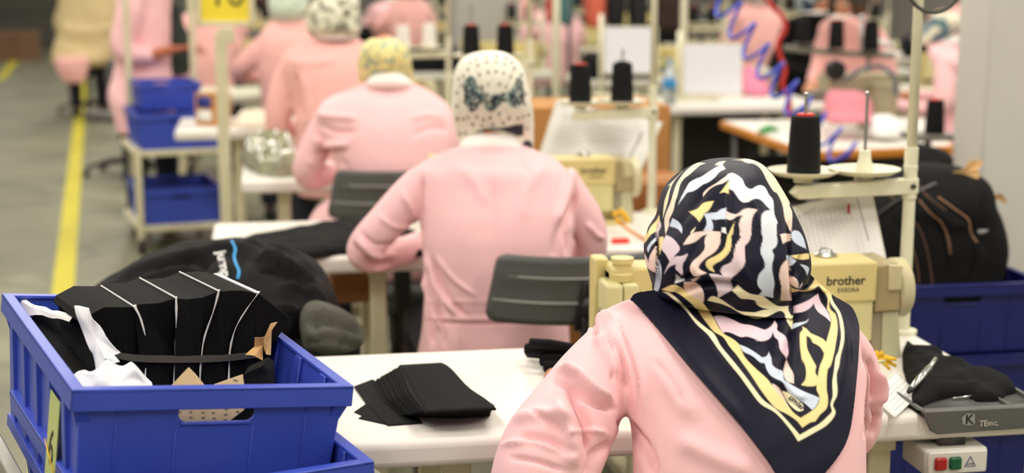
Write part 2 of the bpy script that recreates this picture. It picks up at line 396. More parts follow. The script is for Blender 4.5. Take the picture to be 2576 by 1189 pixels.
# ================================================================ SEWING MACHINE
def machine(label,loc,detail=True,group=None,lettering=True):
    t=thing('sewing_machine',label,'sewing machine',loc,group=group)
    bm=B();box(bm,(-.27,0,.006),(.56,.17,.012));make('bed',bm,M_cream,t,bevel=.003)
    # arm body (pale), with throat
    bm=B();prism(bm,[(-.545,-.03,.06),(-.545,-.03,.2),(-.002,-.03,.2),(-.002,-.03,.012),(-.11,-.03,.012),(-.11,-.03,.042),(-.44,-.03,.075),(-.46,-.03,.05)],(0,.07,0));make('arm',bm,M_cream2,t,bevel=.008)
    bm=B();box(bm,(-.2,-.045,.086),(.39,.045,.09));make('arm_front',bm,M_cream2,t,bevel=.004)
    bm=B();box(bm,(-.2,-.022,.166),(.4,.1,.084));make('top_cover',bm,M_cream,t,bevel=.006)
    bm=B();prism(bm,[(-.4,.028,.125),(-.4,.028,.206),(-.05,.028,.206),(0,.028,.19),(0,.028,.125)],(0,.02,0));make('rear_cover',bm,M_cream,t,bevel=.005)
    bm=B();box(bm,(-.46,-.01,.178),(.17,.08,.06));make('head',bm,M_cream,t,bevel=.008)
    bm=B();box(bm,(-.552,.04,.12),(.03,.05,.19));make('end_frame',bm,M_cream,t,bevel=.005)
    bm=B();box(bm,(-.545,-.035,.115),(.034,.085,.13));make('faceplate',bm,M_cream2,t,bevel=.008)
    bm=B();box(bm,(-.512,-.035,.115),(.03,.084,.128));make('faceplate_rear',bm,M_cream2,t,bevel=.005)
    bm=B();lathe(bm,[(.002,.18),(.024,.18),(.025,.194),(.019,.197),(.019,.214),(.023,.216),(.023,.226),(.004,.227)],c=(-.522,-.035,0),n=28);make('pressure_dial',bm,M_cream,t,smooth='auto')
    # belt cover + wheel
    bm=B();prof=[(.0,.1),(.0,.192),(.012,.2),(.04,.202),(.053,.196),(.056,.1)]
    prism(bm,[(x,-.062,z) for x,z in prof],(0,.12,0));make('belt_cover',bm,M_taupe,t,bevel=.005)
    bm=B();prism(bm,[(.026,-.068,.145),(.026,-.068,.2),(.056,-.068,.197),(.056,-.068,.145)],(0,.02,0));make('belt_cover_inset',bm,mat('machine_mid',(200,190,148),.4),t,bevel=.004)
    bm=B();lathe(bm,[(.02,.057),(.056,.057),(.062,.063),(.062,.084),(.055,.09),(.03,.088),(.01,.086)],c=(0,0,.137),axis='x',n=40);make('handwheel',bm,mat('wheel_cream',(206,196,156),.35),t,smooth='auto')
    bm=B();prism(bm,[(.0,-.05,0),(.0,-.05,.1),(.022,-.05,.1),(.024,-.05,0)],(0,.1,0));make('column',bm,mat('machine_greybeige',(160,148,124),.5),t,bevel=.002)
    bm=B();prism(bm,[(.022,-.055,0),(.022,-.055,.1),(.055,-.055,.1),(.066,-.055,0)],(0,.11,0));make('column_side',bm,mat('machine_greenish',(190,188,152),.45),t,bevel=.003)
    bm=B();lathe(bm,[(.003,.208),(.022,.208),(.024,.212),(.015,.216),(.012,.224),(.003,.226)],c=(-.085,0,0),n=24);make('oil_window',bm,M_steel,t,smooth='auto')
    for x in(-.07,-.33):
        bm=B();lathe(bm,[(.001,.208),(.005,.208),(.005,.213),(.001,.214)],c=(x,.02,0),n=10);make('screw',bm,M_dsteel,t)
    bm=B();lathe(bm,[(.002,-.06),(.016,-.062),(.017,-.066),(.004,-.068),(.017,-.07),(.016,-.074),(.004,-.085)],c=(-.44,0,.15),axis='y',n=20);make('tension_disc',bm,M_steel,t,smooth='auto')
    bm=B();tube(bm,[(-.5,-.03,.07),(-.5,-.03,.025)],.004,8);make('needle_bar',bm,M_steel,t)
    bm=B();box(bm,(-.5,-.035,.018),(.012,.03,.005));tube(bm,[(-.512,-.03,.06),(-.512,-.03,.018)],.003,8);make('presser_foot',bm,M_steel,t)
    if lettering:
        text('lettering','brother',.0262,Matrix.Translation((-.068,-.0723,.170))@RX90,M_ink,t,bold=True,depth=.0006)
        text('lettering','EXEDRA',.0125,Matrix.Translation((-.062,-.0723,.151))@RX90,M_ink,t,depth=.0005)
        R=Matrix.Rotation(-math.pi/2,4,'Z')@RX90
        text('lettering','brother',.0165,Matrix.Translation((-.5623,-.035,.112))@R,M_ink,t,bold=True,depth=.0006)
        bm=B();r=.0275;hh=.011
        ring=[(math.cos(a)*hh*.9+(r-hh if math.cos(a)>0 else -r+hh),math.sin(a)*hh) for a in np.linspace(0,2*math.pi,24,endpoint=False)]
        tube(bm,[(-.5623,-.035-x,.112+y) for x,y in ring+[ring[0]]],.0005,5);make('badge_outline',bm,M_inkg,t)
    return t
MC1=machine('cream sewing machine in front of the worker in the navy patterned scarf',(1.218,2.9,.77))
def near_cloth(name,label,cat,polyz,th,m,z,rise=None,**k): pass
SPOTS={2:(1.068,4.57,.77),3:(.93,6.03,.77),4:(.79,7.78,.77),5:(.65,9.7,.77)}
dup(MC1,SPOTS[2],label='cream sewing machine right of the worker in the polka dot scarf')
dup(MC1,SPOTS[3],label='cream sewing machine in front of the worker in the yellow patterned scarf')
dup(MC1,SPOTS[4],label='cream sewing machine in front of the worker in the grey flowered scarf')
dup(MC1,SPOTS[5],label='cream sewing machine on the pale table at the far end of the left row')
# ================================================================ THREAD STAND + CONES
def stand(label,loc,ring=False,top=1.35,empty2=True):
    t=thing('thread_stand',label,'thread stand',loc)
    bm=B();lathe(bm,[(.004,0),(.03,0),(.03,.008),(.014,.012),(.0125,.375),(.0125,.378)],n=20);make('post',bm,M_post,t,smooth='auto')
    bm=B();lathe(bm,[(.005,.3),(.0155,.3),(.0155,.345),(.014,.35),(.0155,.37),(.014,.372),(.0148,.39),(.0148,.41),(.004,.412)],n=20);make('collar_joint',bm,M_post,t,smooth='auto')
    bm=B();tube(bm,[(0,0,.38),(.0,.0,top)],.0108,16);make('upper_post',bm,M_post,t)
    bm=B();prism(bm,[(-.255,-.016,.305),(-.27,-.016,.318),(-.255,-.016,.333),(.014,-.016,.345),(.014,-.016,.31)],(0,.028,0));make('crossbar',bm,M_post,t,bevel=.003)
    bm=B();lathe(bm,[(.001,-.02),(.006,-.02),(.006,-.017),(.001,-.016)],c=(0,0,.328),axis='y',n=10);make('bolt',bm,M_dsteel,t)
    for dx in(-.234,-.097):
        bm=B();lathe(bm,[(.004,.335),(.02,.337),(.022,.35),(.06,.353),(.077,.362),(.0775,.365),(.06,.3595),(.02,.357),(.003,.357)],c=(dx,.02,0),n=40);d=make('saucer',bm,M_post,t,smooth='auto')
        bm=B();lathe(bm,[(.019,.357),(.017,.372),(.0135,.385),(.0125,.403),(.004,.404)],c=(dx,.02,0),n=20);make('cone_holder',bm,M_post,t,smooth='auto')
        bm=B();tube(bm,[(dx,.02,.4),(dx,.02,.52 if dx>-.2 else .525)],.0036,8);lathe(bm,[(.001,.518),(.0048,.52),(.0048,.528),(.001,.53)],c=(dx,.02,0),n=10);make('spindle',bm,M_steel,t,smooth='auto')
    if ring:
        c=(.028,0,.78);bm=B();pts=[(c[0]+.066*math.sin(a),-.014+.006*math.sin(a*2),c[2]+.083*math.cos(a)) for a in np.linspace(0,2*math.pi,40)]
        tube(bm,pts,.0042,8,cap=False);make('cable_loop',bm,M_cable,t)
        bm=B();box(bm,(.055,.012,.765),(.075,.003,.06));make('tag_card',bm,M_lightblue,t)
    return t
def cone(name,label,loc,m=None,red=True,s=1.0,group=None,h=.122):
    t=thing(name,label,'thread cone',loc,group=group)
    bm=B();lathe(bm,[(.012,0),(.0355,0),(.0362,.003),(.0345,.045),(.033,.08),(.0305,h-.004),(.0295,h),(.018,h+.001)],n=36);make('thread',bm,m or M_thread,t,smooth='auto')
    bm=B();lathe(bm,[(.012,h-.002),(.0195,h-.002),(.0188,h+.005),(.0165,h+.0055),(.008,h+.005)],n=24);make('cone_tip',bm,M_red if red else M_thread,t,smooth='auto')
    return t
P1=(1.375,3.045,.77)
ST1=stand('cream thread stand post on the nearest table, with one empty saucer and a cable loop',P1,ring=True)
C1=cone('thread_cone','large black thread cone with red tip on the nearest thread stand',(P1[0]-.234,P1[1]+.02,.77+.3575))
STB=stand('tall cream thread stand at the right end of the table by the polka dot scarf',(1.236,4.70,.77))
dup(C1,(1.236-.234,4.72,.77+.3575),label='black thread cone with red tip on the middle stand, left of two')
c=dup(C1,(1.236-.097,4.72,.77+.3575),label='all black thread cone on the middle stand, right of two',scale=1.03)
for ch in c.children:
    if ch.name.startswith('cone_tip'): ch.data=ch.data.copy();ch.data.materials.clear();ch.data.materials.append(M_thread)
# ================================================================ CRATES
def crate_mesh(h=.22,w=.4,l=.6):
    tw=.006
    def rectv(bm,hw,hl,z): return [bm.verts.new((sx*hw,sy*hl,z)) for sx,sy in((-1,-1),(1,-1),(1,1),(-1,1))]
    bm=B()
    o0=rectv(bm,w/2-.024,l/2-.024,0);o1=rectv(bm,w/2-.010,l/2-.010,h);i1=rectv(bm,w/2-.014,l/2-.014,h);i0=rectv(bm,w/2-.028,l/2-.028,.006)
    bm.faces.new(o0[::-1]);bm.faces.new(i0)
    for a,b in((o0,o1),(o1,i1),(i1,i0)):
        for k in range(4): bm.faces.new((a[k],a[(k+1)%4],b[(k+1)%4],b[k]))
    bmesh.ops.recalc_face_normals(bm,faces=bm.faces)
    me=D.meshes.new('t');bm.to_mesh(me);bm.free();o=D.objects.new('t',me);COL.objects.link(o)
    c=B();ring=[]
    for a in np.linspace(0,2*math.pi,28,endpoint=False):
        ring.append((math.cos(a)*.0135+(.041 if math.cos(a)>0 else -.041)+.004,math.sin(a)*.0135+h-.038))
    prism(c,[(x,-l,z) for x,z in ring],(0,2*l,0));bmesh.ops.recalc_face_normals(c,faces=c.faces)
    cm=D.meshes.new('c');c.to_mesh(cm);c.free();co_=D.objects.new('c',cm);COL.objects.link(co_)
    md=o.modifiers.new('b','BOOLEAN');md.object=co_;md.operation='DIFFERENCE';md.solver='EXACT'
    dg=bpy.context.evaluated_depsgraph_get();out=D.meshes.new_from_object(o.evaluated_get(dg));D.objects.remove(o);D.objects.remove(co_)
    bm=B();bm.from_mesh(out);D.meshes.remove(out)
    return bm
def crate(name,label,loc,rot,h=.22,w=.4,l=.6,m=None,group=None,sticker=False):
    m=m or M_blue;t=thing(name,label,'crate',loc,rot=rot,group=group)
    make('body',crate_mesh(h,w,l),m,t,bevel=.0012,seg=1)
    bm=B()
    # rim: flat lip + skirt
    for s in(-1,1):
        box(bm,(0,s*(l/2-.009),h-.002),(w,.018,.006));box(bm,(0,s*(l/2-.0015),h-.015),(w,.003,.03))
        box(bm,(s*(w/2-.009),0,h-.002),(.018,l,.0062));box(bm,(s*(w/2-.0015),0,h-.015),(.003,l,.03))
    make('rim',bm,m,t,bevel=.002,seg=2)
    bm=B()
    for s in(-1,1):   # corner gussets, vertical ribs on short sides
        for x in(-.135,-.052,.058,.135):
            y0=s*(l/2-.0285);y1=s*(l/2-.0125)
            z1=h-.06 if abs(x)<.1 else h-.02
            prism(bm,[(x-.0015,y0-s*.002,.006),(x-.0015,y0-s*.0022,.006)] and [(x-.0014,s*(l/2-.027),.006),(x-.0014,s*(l/2-.0218),.006),(x-.0014,s*(l/2-.0222+.014*z1/h),z1),(x-.0014,s*(l/2-.026+.014*z1/h),z1)],(.0028,0,0))
        for x in(-1,1):
            prism(bm,[(x*(w/2-.004),s*(l/2-.03),h-.03),(x*(w/2-.004),s*(l/2-.006),h-.03),(x*(w/2-.016),s*(l/2-.02),h-.065)],(-x*.02,0,0))
    for s in(-1,1):   # long side pillars
        for y in(-.22,-.11,0,.11,.22):
            prism(bm,[(s*(w/2-.032),y-.012,.004),(s*(w/2-.018),y-.012,.03),(s*(w/2-.004),y-.012,h-.03),(s*(w/2-.004),y-.012,h-.004),(s*(w/2-.02),y-.012,h-.004)],(0,.024,0))
        box(bm,(s*(w/2-.0235),0,.012),(.014,l-.06,.02))
    # handle lip
    for s in(-1,1):
        tube(bm,[(-.05+.004,s*(l/2-.013),h-.0535),(.054,s*(l/2-.013),h-.0535)],.0032,8)
    make('ribs',bm,m,t,bevel=.001,seg=1)
    return t
cr_rot=(math.radians(1.2),math.radians(6.6),math.radians(17.5))
Mr=Euler(cr_rot,'XYZ').to_matrix()
cr_p=Vector((-.07,2.06,.992))-Mr@Vector((0,-.3,.22))
CR1=crate('blue_crate','blue plastic crate nearest the camera holding the tied black cloth bundle and white papers',cr_p,cr_rot)
bm=B();box(bm,(-.1925,-.158,.105),(.0012,.07,.135));stk=make('label_sheet',bm,mat('label_lime',(188,198,128),.6,.04),CR1,smooth=False)
Rl=Matrix.Rotation(-math.pi/2,4,'Z')@RX90
text('numeral','6',.075,Matrix.Translation((-.1935,-.158,.095))@Rl,M_ink,stk)
bm=B();tube(bm,[(-.1955,-.198,.07),(-.1955,-.12,.098)],.001,6);make('rubber_band',bm,M_ylw,CR1)
lowFR=at(942,1160,2.12);lr=math.radians(17.5);ml=Matrix.Rotation(lr,3,'Z')
lp=V(lowFR)-ml@Vector((.2,-.3,.22))
CR2=crate('blue_crate','lower blue crate into which the front crate is nested, only its right rim showing',lp,(0,0,lr))
# trolley under the crates
def tl(v): return lp+ml@Vector(v)
TR=thing('grey_trolley','grey metal trolley rail left of the nearest blue crates','trolley',(lp.x,lp.y,0),lr)
zt=lp.z
bm=B()
for s in(-1,1):
    box(bm,(s*.236,0,zt+.15),(.022,.72,.035));box(bm,(s*.235,0,zt-.02),(.03,.72,.04));box(bm,(0,s*.345,zt-.02),(.44,.03,.04))
box(bm,(0,0,zt-.03),(.46,.68,.01));make('tray_frame',bm,mat('rail_grey',(150,150,136),.4,.1,20,metal=.3),TR,bevel=.003)
for sx in(-1,1):
    for sy in(-1,1):
        bm=B();box(bm,(sx*.236,sy*.345,zt/2+.1),(.022,.03,zt+.02));l_=make('leg',bm,M_dsteel,TR,bevel=.003)
        bm=B();lathe(bm,[(.005,-.015),(.04,-.014),(.045,0),(.04,.014),(.005,.015)],c=(sx*.235,sy*.345,.045),axis='y',n=20);make('castor',bm,M_chairb,l_)
# dark crates to the right with second bundle
q=at(2300,723,4.05);zr=.732
cq=at(2215,723,3.95)
c3=(cq[0]+.235,3.95)
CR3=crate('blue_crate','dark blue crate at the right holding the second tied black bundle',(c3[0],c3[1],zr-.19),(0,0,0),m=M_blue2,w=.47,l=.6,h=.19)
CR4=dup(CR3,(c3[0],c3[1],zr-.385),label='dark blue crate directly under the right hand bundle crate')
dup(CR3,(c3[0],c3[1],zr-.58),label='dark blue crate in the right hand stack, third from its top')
t=thing('crate_dolly','dark low dolly under the right hand stack of blue crates','dolly',(c3[0],c3[1],0));bm=B();box(bm,(0,0,(zr-.582)*.5),(.42,.5,zr-.582));make('deck',bm,M_chairb,t,bevel=.01)
# ================================================================ CLOTH BUNDLES
def bundle(name,label,bounds,tops,zf,ext,m_paper=None,strap=None,bot=1190,group=None,base=None):
    """bounds: list of px polylines top->bottom; slabs between; zf(x,y)->depth"""
    P=lambda x,y,dz=0:at(x,y,zf(x,y)+dz)
    allp=[P(*p) for b in bounds for p in b];c=np.mean(allp,0);zmin=min(p[2] for p in allp)
    t=thing(name,label,'cloth bundle',(c[0],c[1],zmin),group=group)
    for i in range(len(bounds)-1):
        a=cat(bounds[i],12);b=cat(bounds[i+1],12)
        a=a+np.array([1.2,0]);b=b-np.array([1.2,0])
        poly=[P(*p) for p in a[::-1]]+[P(*p) for p in tops[i]]+[P(*p) for p in b]
        bm=B();prism(bm,poly,ext)
        bmesh.ops.triangulate(bm,faces=[f for f in bm.faces if len(f.verts)>4])
        make('cloth_slab',bm,M_blackl,t,world=True,bevel=.003,seg=2)
    for i in range(1,len(bounds)-1):
        a=cat(bounds[i],14);w=1.3+.9*np.sin(np.arange(14)*1.7+i*2);w=np.maximum(w,.5)
        if i==len(bounds)-2: pass
        L=a-np.c_[w,np.zeros(14)];R=a+np.c_[w,np.zeros(14)]
        L[0,1]-=2;R[0,1]-=2
        bm=B()
        vs0=[P(x,y,-.009) for x,y in L];vs1=[P(x,y,-.009) for x,y in R]
        for k in range(13):
            q=[vs0[k],vs0[k+1],vs1[k+1],vs1[k]];prism(bm,q,V(HF)*.011)
        top=[P(L[0,0],L[0,1]-.5),P(R[0,0],R[0,1]-.5)]
        e=V(ext)
        wid=2.2 if i!=len(bounds)-2 else 9
        prism(bm,[V(P(a[0,0]-wid,a[0,1]-1)),V(P(a[0,0]+wid*.3,a[0,1]-1)),V(P(a[0,0]+wid*.3,a[0,1]-1))+e*.98,V(P(a[0,0]-wid,a[0,1]-1))+e*.98],(0,0,.0022))
        make('paper_sheet',bm,m_paper or M_paper,t,world=True,smooth=False)
    if strap:
        top,botm=cat(strap[0],16),cat(strap[1],16)
        bm=B()
        for k in range(15):
            prism(bm,[P(*top[k],-.017),P(*top[k+1],-.017),P(*botm[k+1],-.017),P(*botm[k],-.017)],V(HF)*.006)
        bmesh.ops.remove_doubles(bm,verts=bm.verts,dist=1e-5)
        make('strap',bm,mat('strap_black',(74,70,66),.35,.08,30,spec=.5),t,world=True,smooth=False)
    return t
zf=lambda x,y:2.27+(x-200)*.0003+max(0,(880-y))*-.0002
ey=Mr@Vector((0,1,0));ext=(ey.x*.24,ey.y*.24,-.014)
b1=[[(205,815),(225,835),(262,880),(300,940),(310,1080)],
    [(336,772),(352,800),(368,855),(370,900),(365,945),(362,1080)],
    [(441,750),(443,800),(441,880),(438,950),(436,1080)],
    [(549,733),(537,780),(513,850),(505,910),(502,960),(498,1080)],
    [(650,738),(625,770),(592,825),(578,880),(575,945),(570,1080)],
    [(732,800),(715,830),(672,880),(655,905),(650,960),(645,1080)]]
t1=[[(214,798),(262,772),(300,772)],[(350,765),(400,762)],[(470,752),(510,748)],[(575,731),(610,730)],[(670,752),(705,780)]]
BN1=bundle('cloth_bundle','tied fan shaped bundle of black cloth pieces in the nearest blue crate',b1,t1,zf,ext,
   strap=([(255,880),(330,893),(440,896),(560,894),(655,884)],[(262,890),(330,908),(440,912),(560,909),(655,898)]))
def P_(l): return [at(x,y,z) for x,y,z in l]
def poly3(bm,pts,ext,mi=0,cuts=0):
    c=np.mean([np.array(p) for p in pts],0);n=len(pts);e=V(ext)
    a=[bm.verts.new(V(p)) for p in pts];b=[bm.verts.new(v.co+e) for v in a];ca=bm.verts.new(V(c));cb=bm.verts.new(V(c)+e)
    for i in range(n):
        j=(i+1)%n;bm.faces.new((ca,a[i],a[j]));bm.faces.new((cb,b[j],b[i]));bm.faces.new((a[i],b[i],b[j],a[j]))
def flat_piece(name,label,catg,pts,m,th=.002,noise=0,parent=None,sub=3,group=None):
    """crumpled sheet from px points with depth"""
    bm=B();poly3(bm,P_(pts),V(HF)*th)
    if sub: bmesh.ops.subdivide_edges(bm,edges=bm.edges,cuts=sub,use_grid_fill=True)
    if noise:
        for v in bm.verts:
            x=v.co; v.co+=V(HF)*noise*(math.sin(x.x*95+x.z*60)+math.sin(x.z*130-x.x*40+1))*.5+Vector((0,0,noise*.4*math.sin(x.x*150)))
    o=make(name,bm,m,parent,smooth='auto' ,world=bool(parent),ang=.9)
    if not parent: tag(o,label,catg,group)
    return o
Z=2.36
flat_piece('black_cloth','black cloth panel draped down inside the left wall of the nearest crate','cloth',[(62,788,2.57),(100,782,2.52),(160,795,2.46),(225,840,2.36),(237,900,2.33),(238,945,2.3),(180,945,2.25),(120,860,2.4)],M_black,.004,.003)
flat_piece('paper_strip','white paper strip curling over the rear left rim of the nearest crate','paper',[(40,770,2.54),(48,752,2.54),(62,750,2.54),(95,770,2.5),(165,788,2.38),(180,797,2.34),(172,808,2.34),(120,797,2.42),(60,789,2.5)],M_paper,.003,.004)
flat_piece('tissue_paper','grey white tissue hanging at the left side of the tied black bundle','paper',[(188,772,2.26),(222,772,2.25),(232,800,2.24),(265,850,2.23),(300,885,2.23),(262,905,2.22),(298,908,2.22),(240,928,2.22),(235,885,2.24),(205,830,2.26)],M_tissue,.002,.006)
flat_piece('crumpled_paper','white crumpled paper behind the front rim of the nearest crate, left of the bundle','paper',[(182,1010,2.16),(180,955,2.17),(200,938,2.18),(240,938,2.19),(262,918,2.2),(300,925,2.21),(322,925,2.22),(345,938,2.22),(372,965,2.22),(385,1010,2.2)],M_tissue,.02,.012,sub=5)
flat_piece('pattern_card','triangular tip of beige card standing in the nearest crate','card',[(425,1000,2.17),(432,968,2.17),(460,938,2.18),(474,924,2.18),(490,940,2.185),(515,970,2.19),(515,1000,2.19)],M_pattern,.002,0,sub=0)
DOTS=[(1010,660),(1025,675),(1040,685),(1000,690)]
pc=flat_piece('pattern_card','large beige card with punched dots seen through the handle of the nearest crate','card',[(440,1075,2.12),(442,1020,2.12),(445,1000,2.125),(530,970,2.15),(610,942,2.18),(613,965,2.18),(614,1030,2.17),(570,1064,2.16),(552,1078,2.155),(500,1100,2.14)],M_pattern,.002,0,sub=0)
bv=BVHTree.FromPolygons([v.co for v in pc.data.vertices],[p.vertices for p in pc.data.polygons])
def cast(bv,x,y,off=0):
    if bv is None:return None
    d=V(FW+RT*((x-W/2)/F)-UP*((y-H/2)/F)).normalized();h=bv.ray_cast(Vector(CAM),d)
    return None if h[0] is None else h[0]-d*off
bm=B()
for x,y in[(480,1035),(480,1048),(480,1060),(511,1036),(511,1049),(511,1062),(537,1037),(539,1051),(569,1027),(568,1041),(566,1055),(598,1034),(458,1058),(452,1035),(590,955),(595,957)]:
    p=cast(bv,x,y,.0006)
    if p: box(bm,p,(.004,.001,.0012),rz=.3)
if len(bm.verts): make('punched_dots',bm,M_inkg,pc,smooth=False)
def kraft(name,label,pts,group=None): return flat_piece(name,label,'paper',pts,M_kraft,.002,.004,sub=2)
kraft('crumpled_paper','torn brown paper wedged at the right inner wall of the nearest crate',[(618,893,2.33),(640,872,2.34),(640,850,2.33),(665,845,2.33),(680,815,2.36),(698,812,2.38),(684,832,2.37),(680,895,2.36),(668,890,2.33),(672,862,2.33),(655,855,2.35),(650,880,2.33),(660,905,2.33),(640,895,2.32)])
flat_piece('black_cloth','small black cloth lump in the right front of the nearest crate','cloth',[(610,990,2.24),(612,945,2.24),(660,918,2.26),(676,935,2.28),(681,990,2.28)],M_black,.05,.004)
# second bundle in right crate
bz=4.3
bm=B();loft_px(bm,[(412,2300,2345,bz,.1),(420,2285,2400,bz,.2),(440,2262,2462,bz,.3),(470,2235,2482,bz,.38),(505,2218,2486,bz,.42),(535,2212,2500,bz,.41),(580,2208,2513,bz,.42),(630,2208,2516,bz,.42),(680,2212,2505,bz,.42),(720,2215,2490,bz,.41),(800,2225,2480,bz,.42)],n=64,pw=2.8)
me=remesh(bm,.009,4);wnoise(me,.004,3,6)
folds(me,[([(2240,540),(2290,640),(2310,740)],5,-.008),([(2280,530),(2325,620),(2345,740)],5,-.008),([(2310,500),(2370,580),(2395,740)],5,-.01),([(2355,495),(2432,555),(2455,620),(2440,740)],6,-.014),([(2482,480),(2470,560),(2480,640)],8,-.012),([(2300,470),(2380,560),(2460,560)],14,.01),([(2500,540),(2495,640),(2480,720)],8,-.01)])
BN2=make('cloth_bundle',me,M_black);base=thing('cloth_bundle','tied black cloth bundle rising from the dark blue crate at the right','cloth bundle',(at(2360,700,bz)[0],at(2360,700,bz)[1],zr-.17))
BN2.name='cloth_mass';me.transform(Matrix.Translation(-base.location));BN2.parent=base
bvB=wb=BVHTree.FromPolygons([v.co+base.location for v in me.vertices],[p.vertices for p in me.polygons])
M_tape=mat('tape_brown',(120,86,62),.7,.3,30)
for pts,r,mm in(([(2215,470),(2250,500)],.002,M_tape),([(2282,612),(2300,635),(2309,680),(2312,715)],.0016,M_tape),([(2280,535),(2310,570),(2330,620),(2343,690),(2346,720)],.0014,M_tape),([(2312,503),(2340,535),(2368,560),(2385,600),(2391,640)],.003,M_tape),([(2360,495),(2404,527),(2436,552),(2442,585),(2458,610)],.0024,mat('tape_tan',(170,128,96),.7,.2,30)),([(2290,440),(2330,490),(2380,530)],.0014,M_tape)):
    ribbon2=[cast(bvB,x,y,.001) for x,y in cat(pts,len(pts)*5)];ribbon2=[p for p in ribbon2 if p]
    if len(ribbon2)>2: bm=B();tube(bm,ribbon2,r,8);make('paper_sheet',bm,mm,base,world=True)
sp=[cast(bvB,x,y,.002) for x,y in cat([(2212,540),(2260,505),(2320,478),(2355,462)],20)];sp=[p for p in sp if p]
bm=B();tube(bm,sp,.006,8);make('strap',bm,mat('strap_grey',(60,58,56),.4),base,world=True)
bm=B();box(bm,cast(bvB,2472,583,.002),(.03,.004,.012));make('white_mark',bm,mat('mark_grey',(150,150,150),.6),base,world=True)
kraft('crumpled_paper','twisted brown paper sticking up from the right hand black bundle',[(2356,462,4.2),(2370,445,4.2),(2420,425,4.2),(2440,405,4.2),(2462,400,4.22),(2474,412,4.22),(2460,425,4.2),(2468,440,4.2),(2455,452,4.2),(2400,460,4.2),(2370,468,4.2)])
kraft('crumpled_paper','brown paper tip pointing right out of the right hand black bundle',[(2470,487,4.2),(2500,490,4.2),(2515,486,4.2),(2534,500,4.22),(2530,512,4.22),(2516,502,4.2),(2484,512,4.2)])
# ================================================================ HEAPS (cloth lying on a surface)
def heap(name,label,catg,poly,z,h,m,px=True,res=.009,fall=.05,seed=0,fr=9,parent=None,amp=.5,group=None,hf=None):
    Pw=np.array([onz(x,y,z)[:2] for x,y in poly]) if px else np.array(poly)
    lo=Pw.min(0)-res*1.5;hi=Pw.max(0)+res*1.5;nx=int((hi[0]-lo[0])/res)+1;ny=int((hi[1]-lo[1])/res)+1
    X,Y=np.meshgrid(lo[0]+np.arange(nx)*res,lo[1]+np.arange(ny)*res,indexing='ij');Q=np.stack([X.ravel(),Y.ravel()],1)
    d=np.full(len(Q),1e9);ins=np.zeros(len(Q),bool);near=Q.copy()
    for i in range(len(Pw)):
        a=Pw[i];b=Pw[(i+1)%len(Pw)];e=b-a;t=np.clip(((Q-a)@e)/max(e@e,1e-12),0,1);n=a+t[:,None]*e;q=np.hypot(*(Q-n).T)
        mm=q<d;near[mm]=n[mm];d=np.minimum(d,q)
        c=(a[1]>Q[:,1])!=(b[1]>Q[:,1])
        with np.errstate(divide='ignore',invalid='ignore'): xx=(b[0]-a[0])*(Q[:,1]-a[1])/(b[1]-a[1])+a[0]
        ins^=c&(Q[:,0]<xx)
    rs=np.random.RandomState(seed);nz=np.zeros(len(Q))
    for k in range(7):
        v=rs.normal(size=2);v/=np.linalg.norm(v);f=fr*rs.uniform(.5,2);v2=rs.normal(size=2)
        nz+=(1-np.abs(np.sin(Q@v*f*math.pi+rs.uniform(0,6)+.8*np.sin(Q@v2*f*2))))*rs.uniform(.5,1)
    nz/=4.2
    edge=np.clip(d/fall,0,1);prof=np.sqrt(np.clip(1-(1-edge)**2,0,1))
    Hh=h*prof*((1-amp)+amp*nz)+.003
    if hf is not None: Hh=Hh*hf(Q)
    keep=ins|(d<res*.75);Q=np.where((~ins)[:,None],near,Q);Hh=np.where(ins,Hh,.002)
    bm=B();vt={};vb={};K=keep.reshape(nx,ny);Qr=Q.reshape(nx,ny,2);Hr=Hh.reshape(nx,ny)
    for i in range(nx):
        for j in range(ny):
            if K[i,j]:
                vt[i,j]=bm.verts.new((Qr[i,j,0],Qr[i,j,1],z+Hr[i,j]));vb[i,j]=bm.verts.new((Qr[i,j,0],Qr[i,j,1],z+.0005))
    for i in range(nx-1):
        for j in range(ny-1):
            k=[(i,j),(i+1,j),(i+1,j+1),(i,j+1)]
            if all(q in vt for q in k): bm.faces.new([vt[q] for q in k]);bm.faces.new([vb[q] for q in k[::-1]])
    be=[e for e in bm.edges if len(e.link_faces)==1]
    inv={v:q for q,v in vt.items()}
    for e in be:
        if e.verts[0] in inv and e.verts[1] in inv:
            a,b=inv[e.verts[0]],inv[e.verts[1]]
            try: bm.faces.new((vt[a],vt[b],vb[b],vb[a]))
            except ValueError: pass
    bmesh.ops.delete(bm,geom=[v for v in bm.verts if not v.link_faces],context='VERTS')
    o=make(name,bm,m,parent,world=bool(parent))
    if not parent: tag(o,label,catg,group)
    return o
def zo(pts,ox,oy,s): return [(ox+x/s,oy+y/s) for x,y in pts]
heap('black_garment','black garment heaped on the nearest table right of the sewing machine','garment',zo([(365,200),(440,265),(520,290),(600,285),(655,310),(650,350),(780,390),(950,450),(1100,470),(1215,575),(1210,600),(1140,615),(1090,650),(1060,665),(900,665),(830,625),(740,625),(600,660),(480,705),(400,700),(400,600),(370,500),(340,400),(335,280)],2160,800,3.058),.771,.032,M_black,seed=3,fr=9,fall=.03,res=.006)
heap('black_trousers','long black cloth lying along the left part of the second table','garment',[(600,612),(700,592),(800,576),(872,560),(920,562),(1065,600),(1068,646),(960,648),(860,640),(800,650),(760,655),(700,640),(640,640)],.771,.035,M_black,seed=5,fr=6,fall=.06)
heap('wrapped_parcel','clear plastic wrapped parcel of olive cloth on the left end of the third table','parcel',[(603,408),(625,388),(680,384),(752,386),(760,440),(700,447),(650,440),(620,424)],.771,.115,mat('wrapped_olive',(150,150,120),.12,.4,14,.3,30,coat=1,spec=.9),seed=8,fr=14,fall=.06,amp=.4)
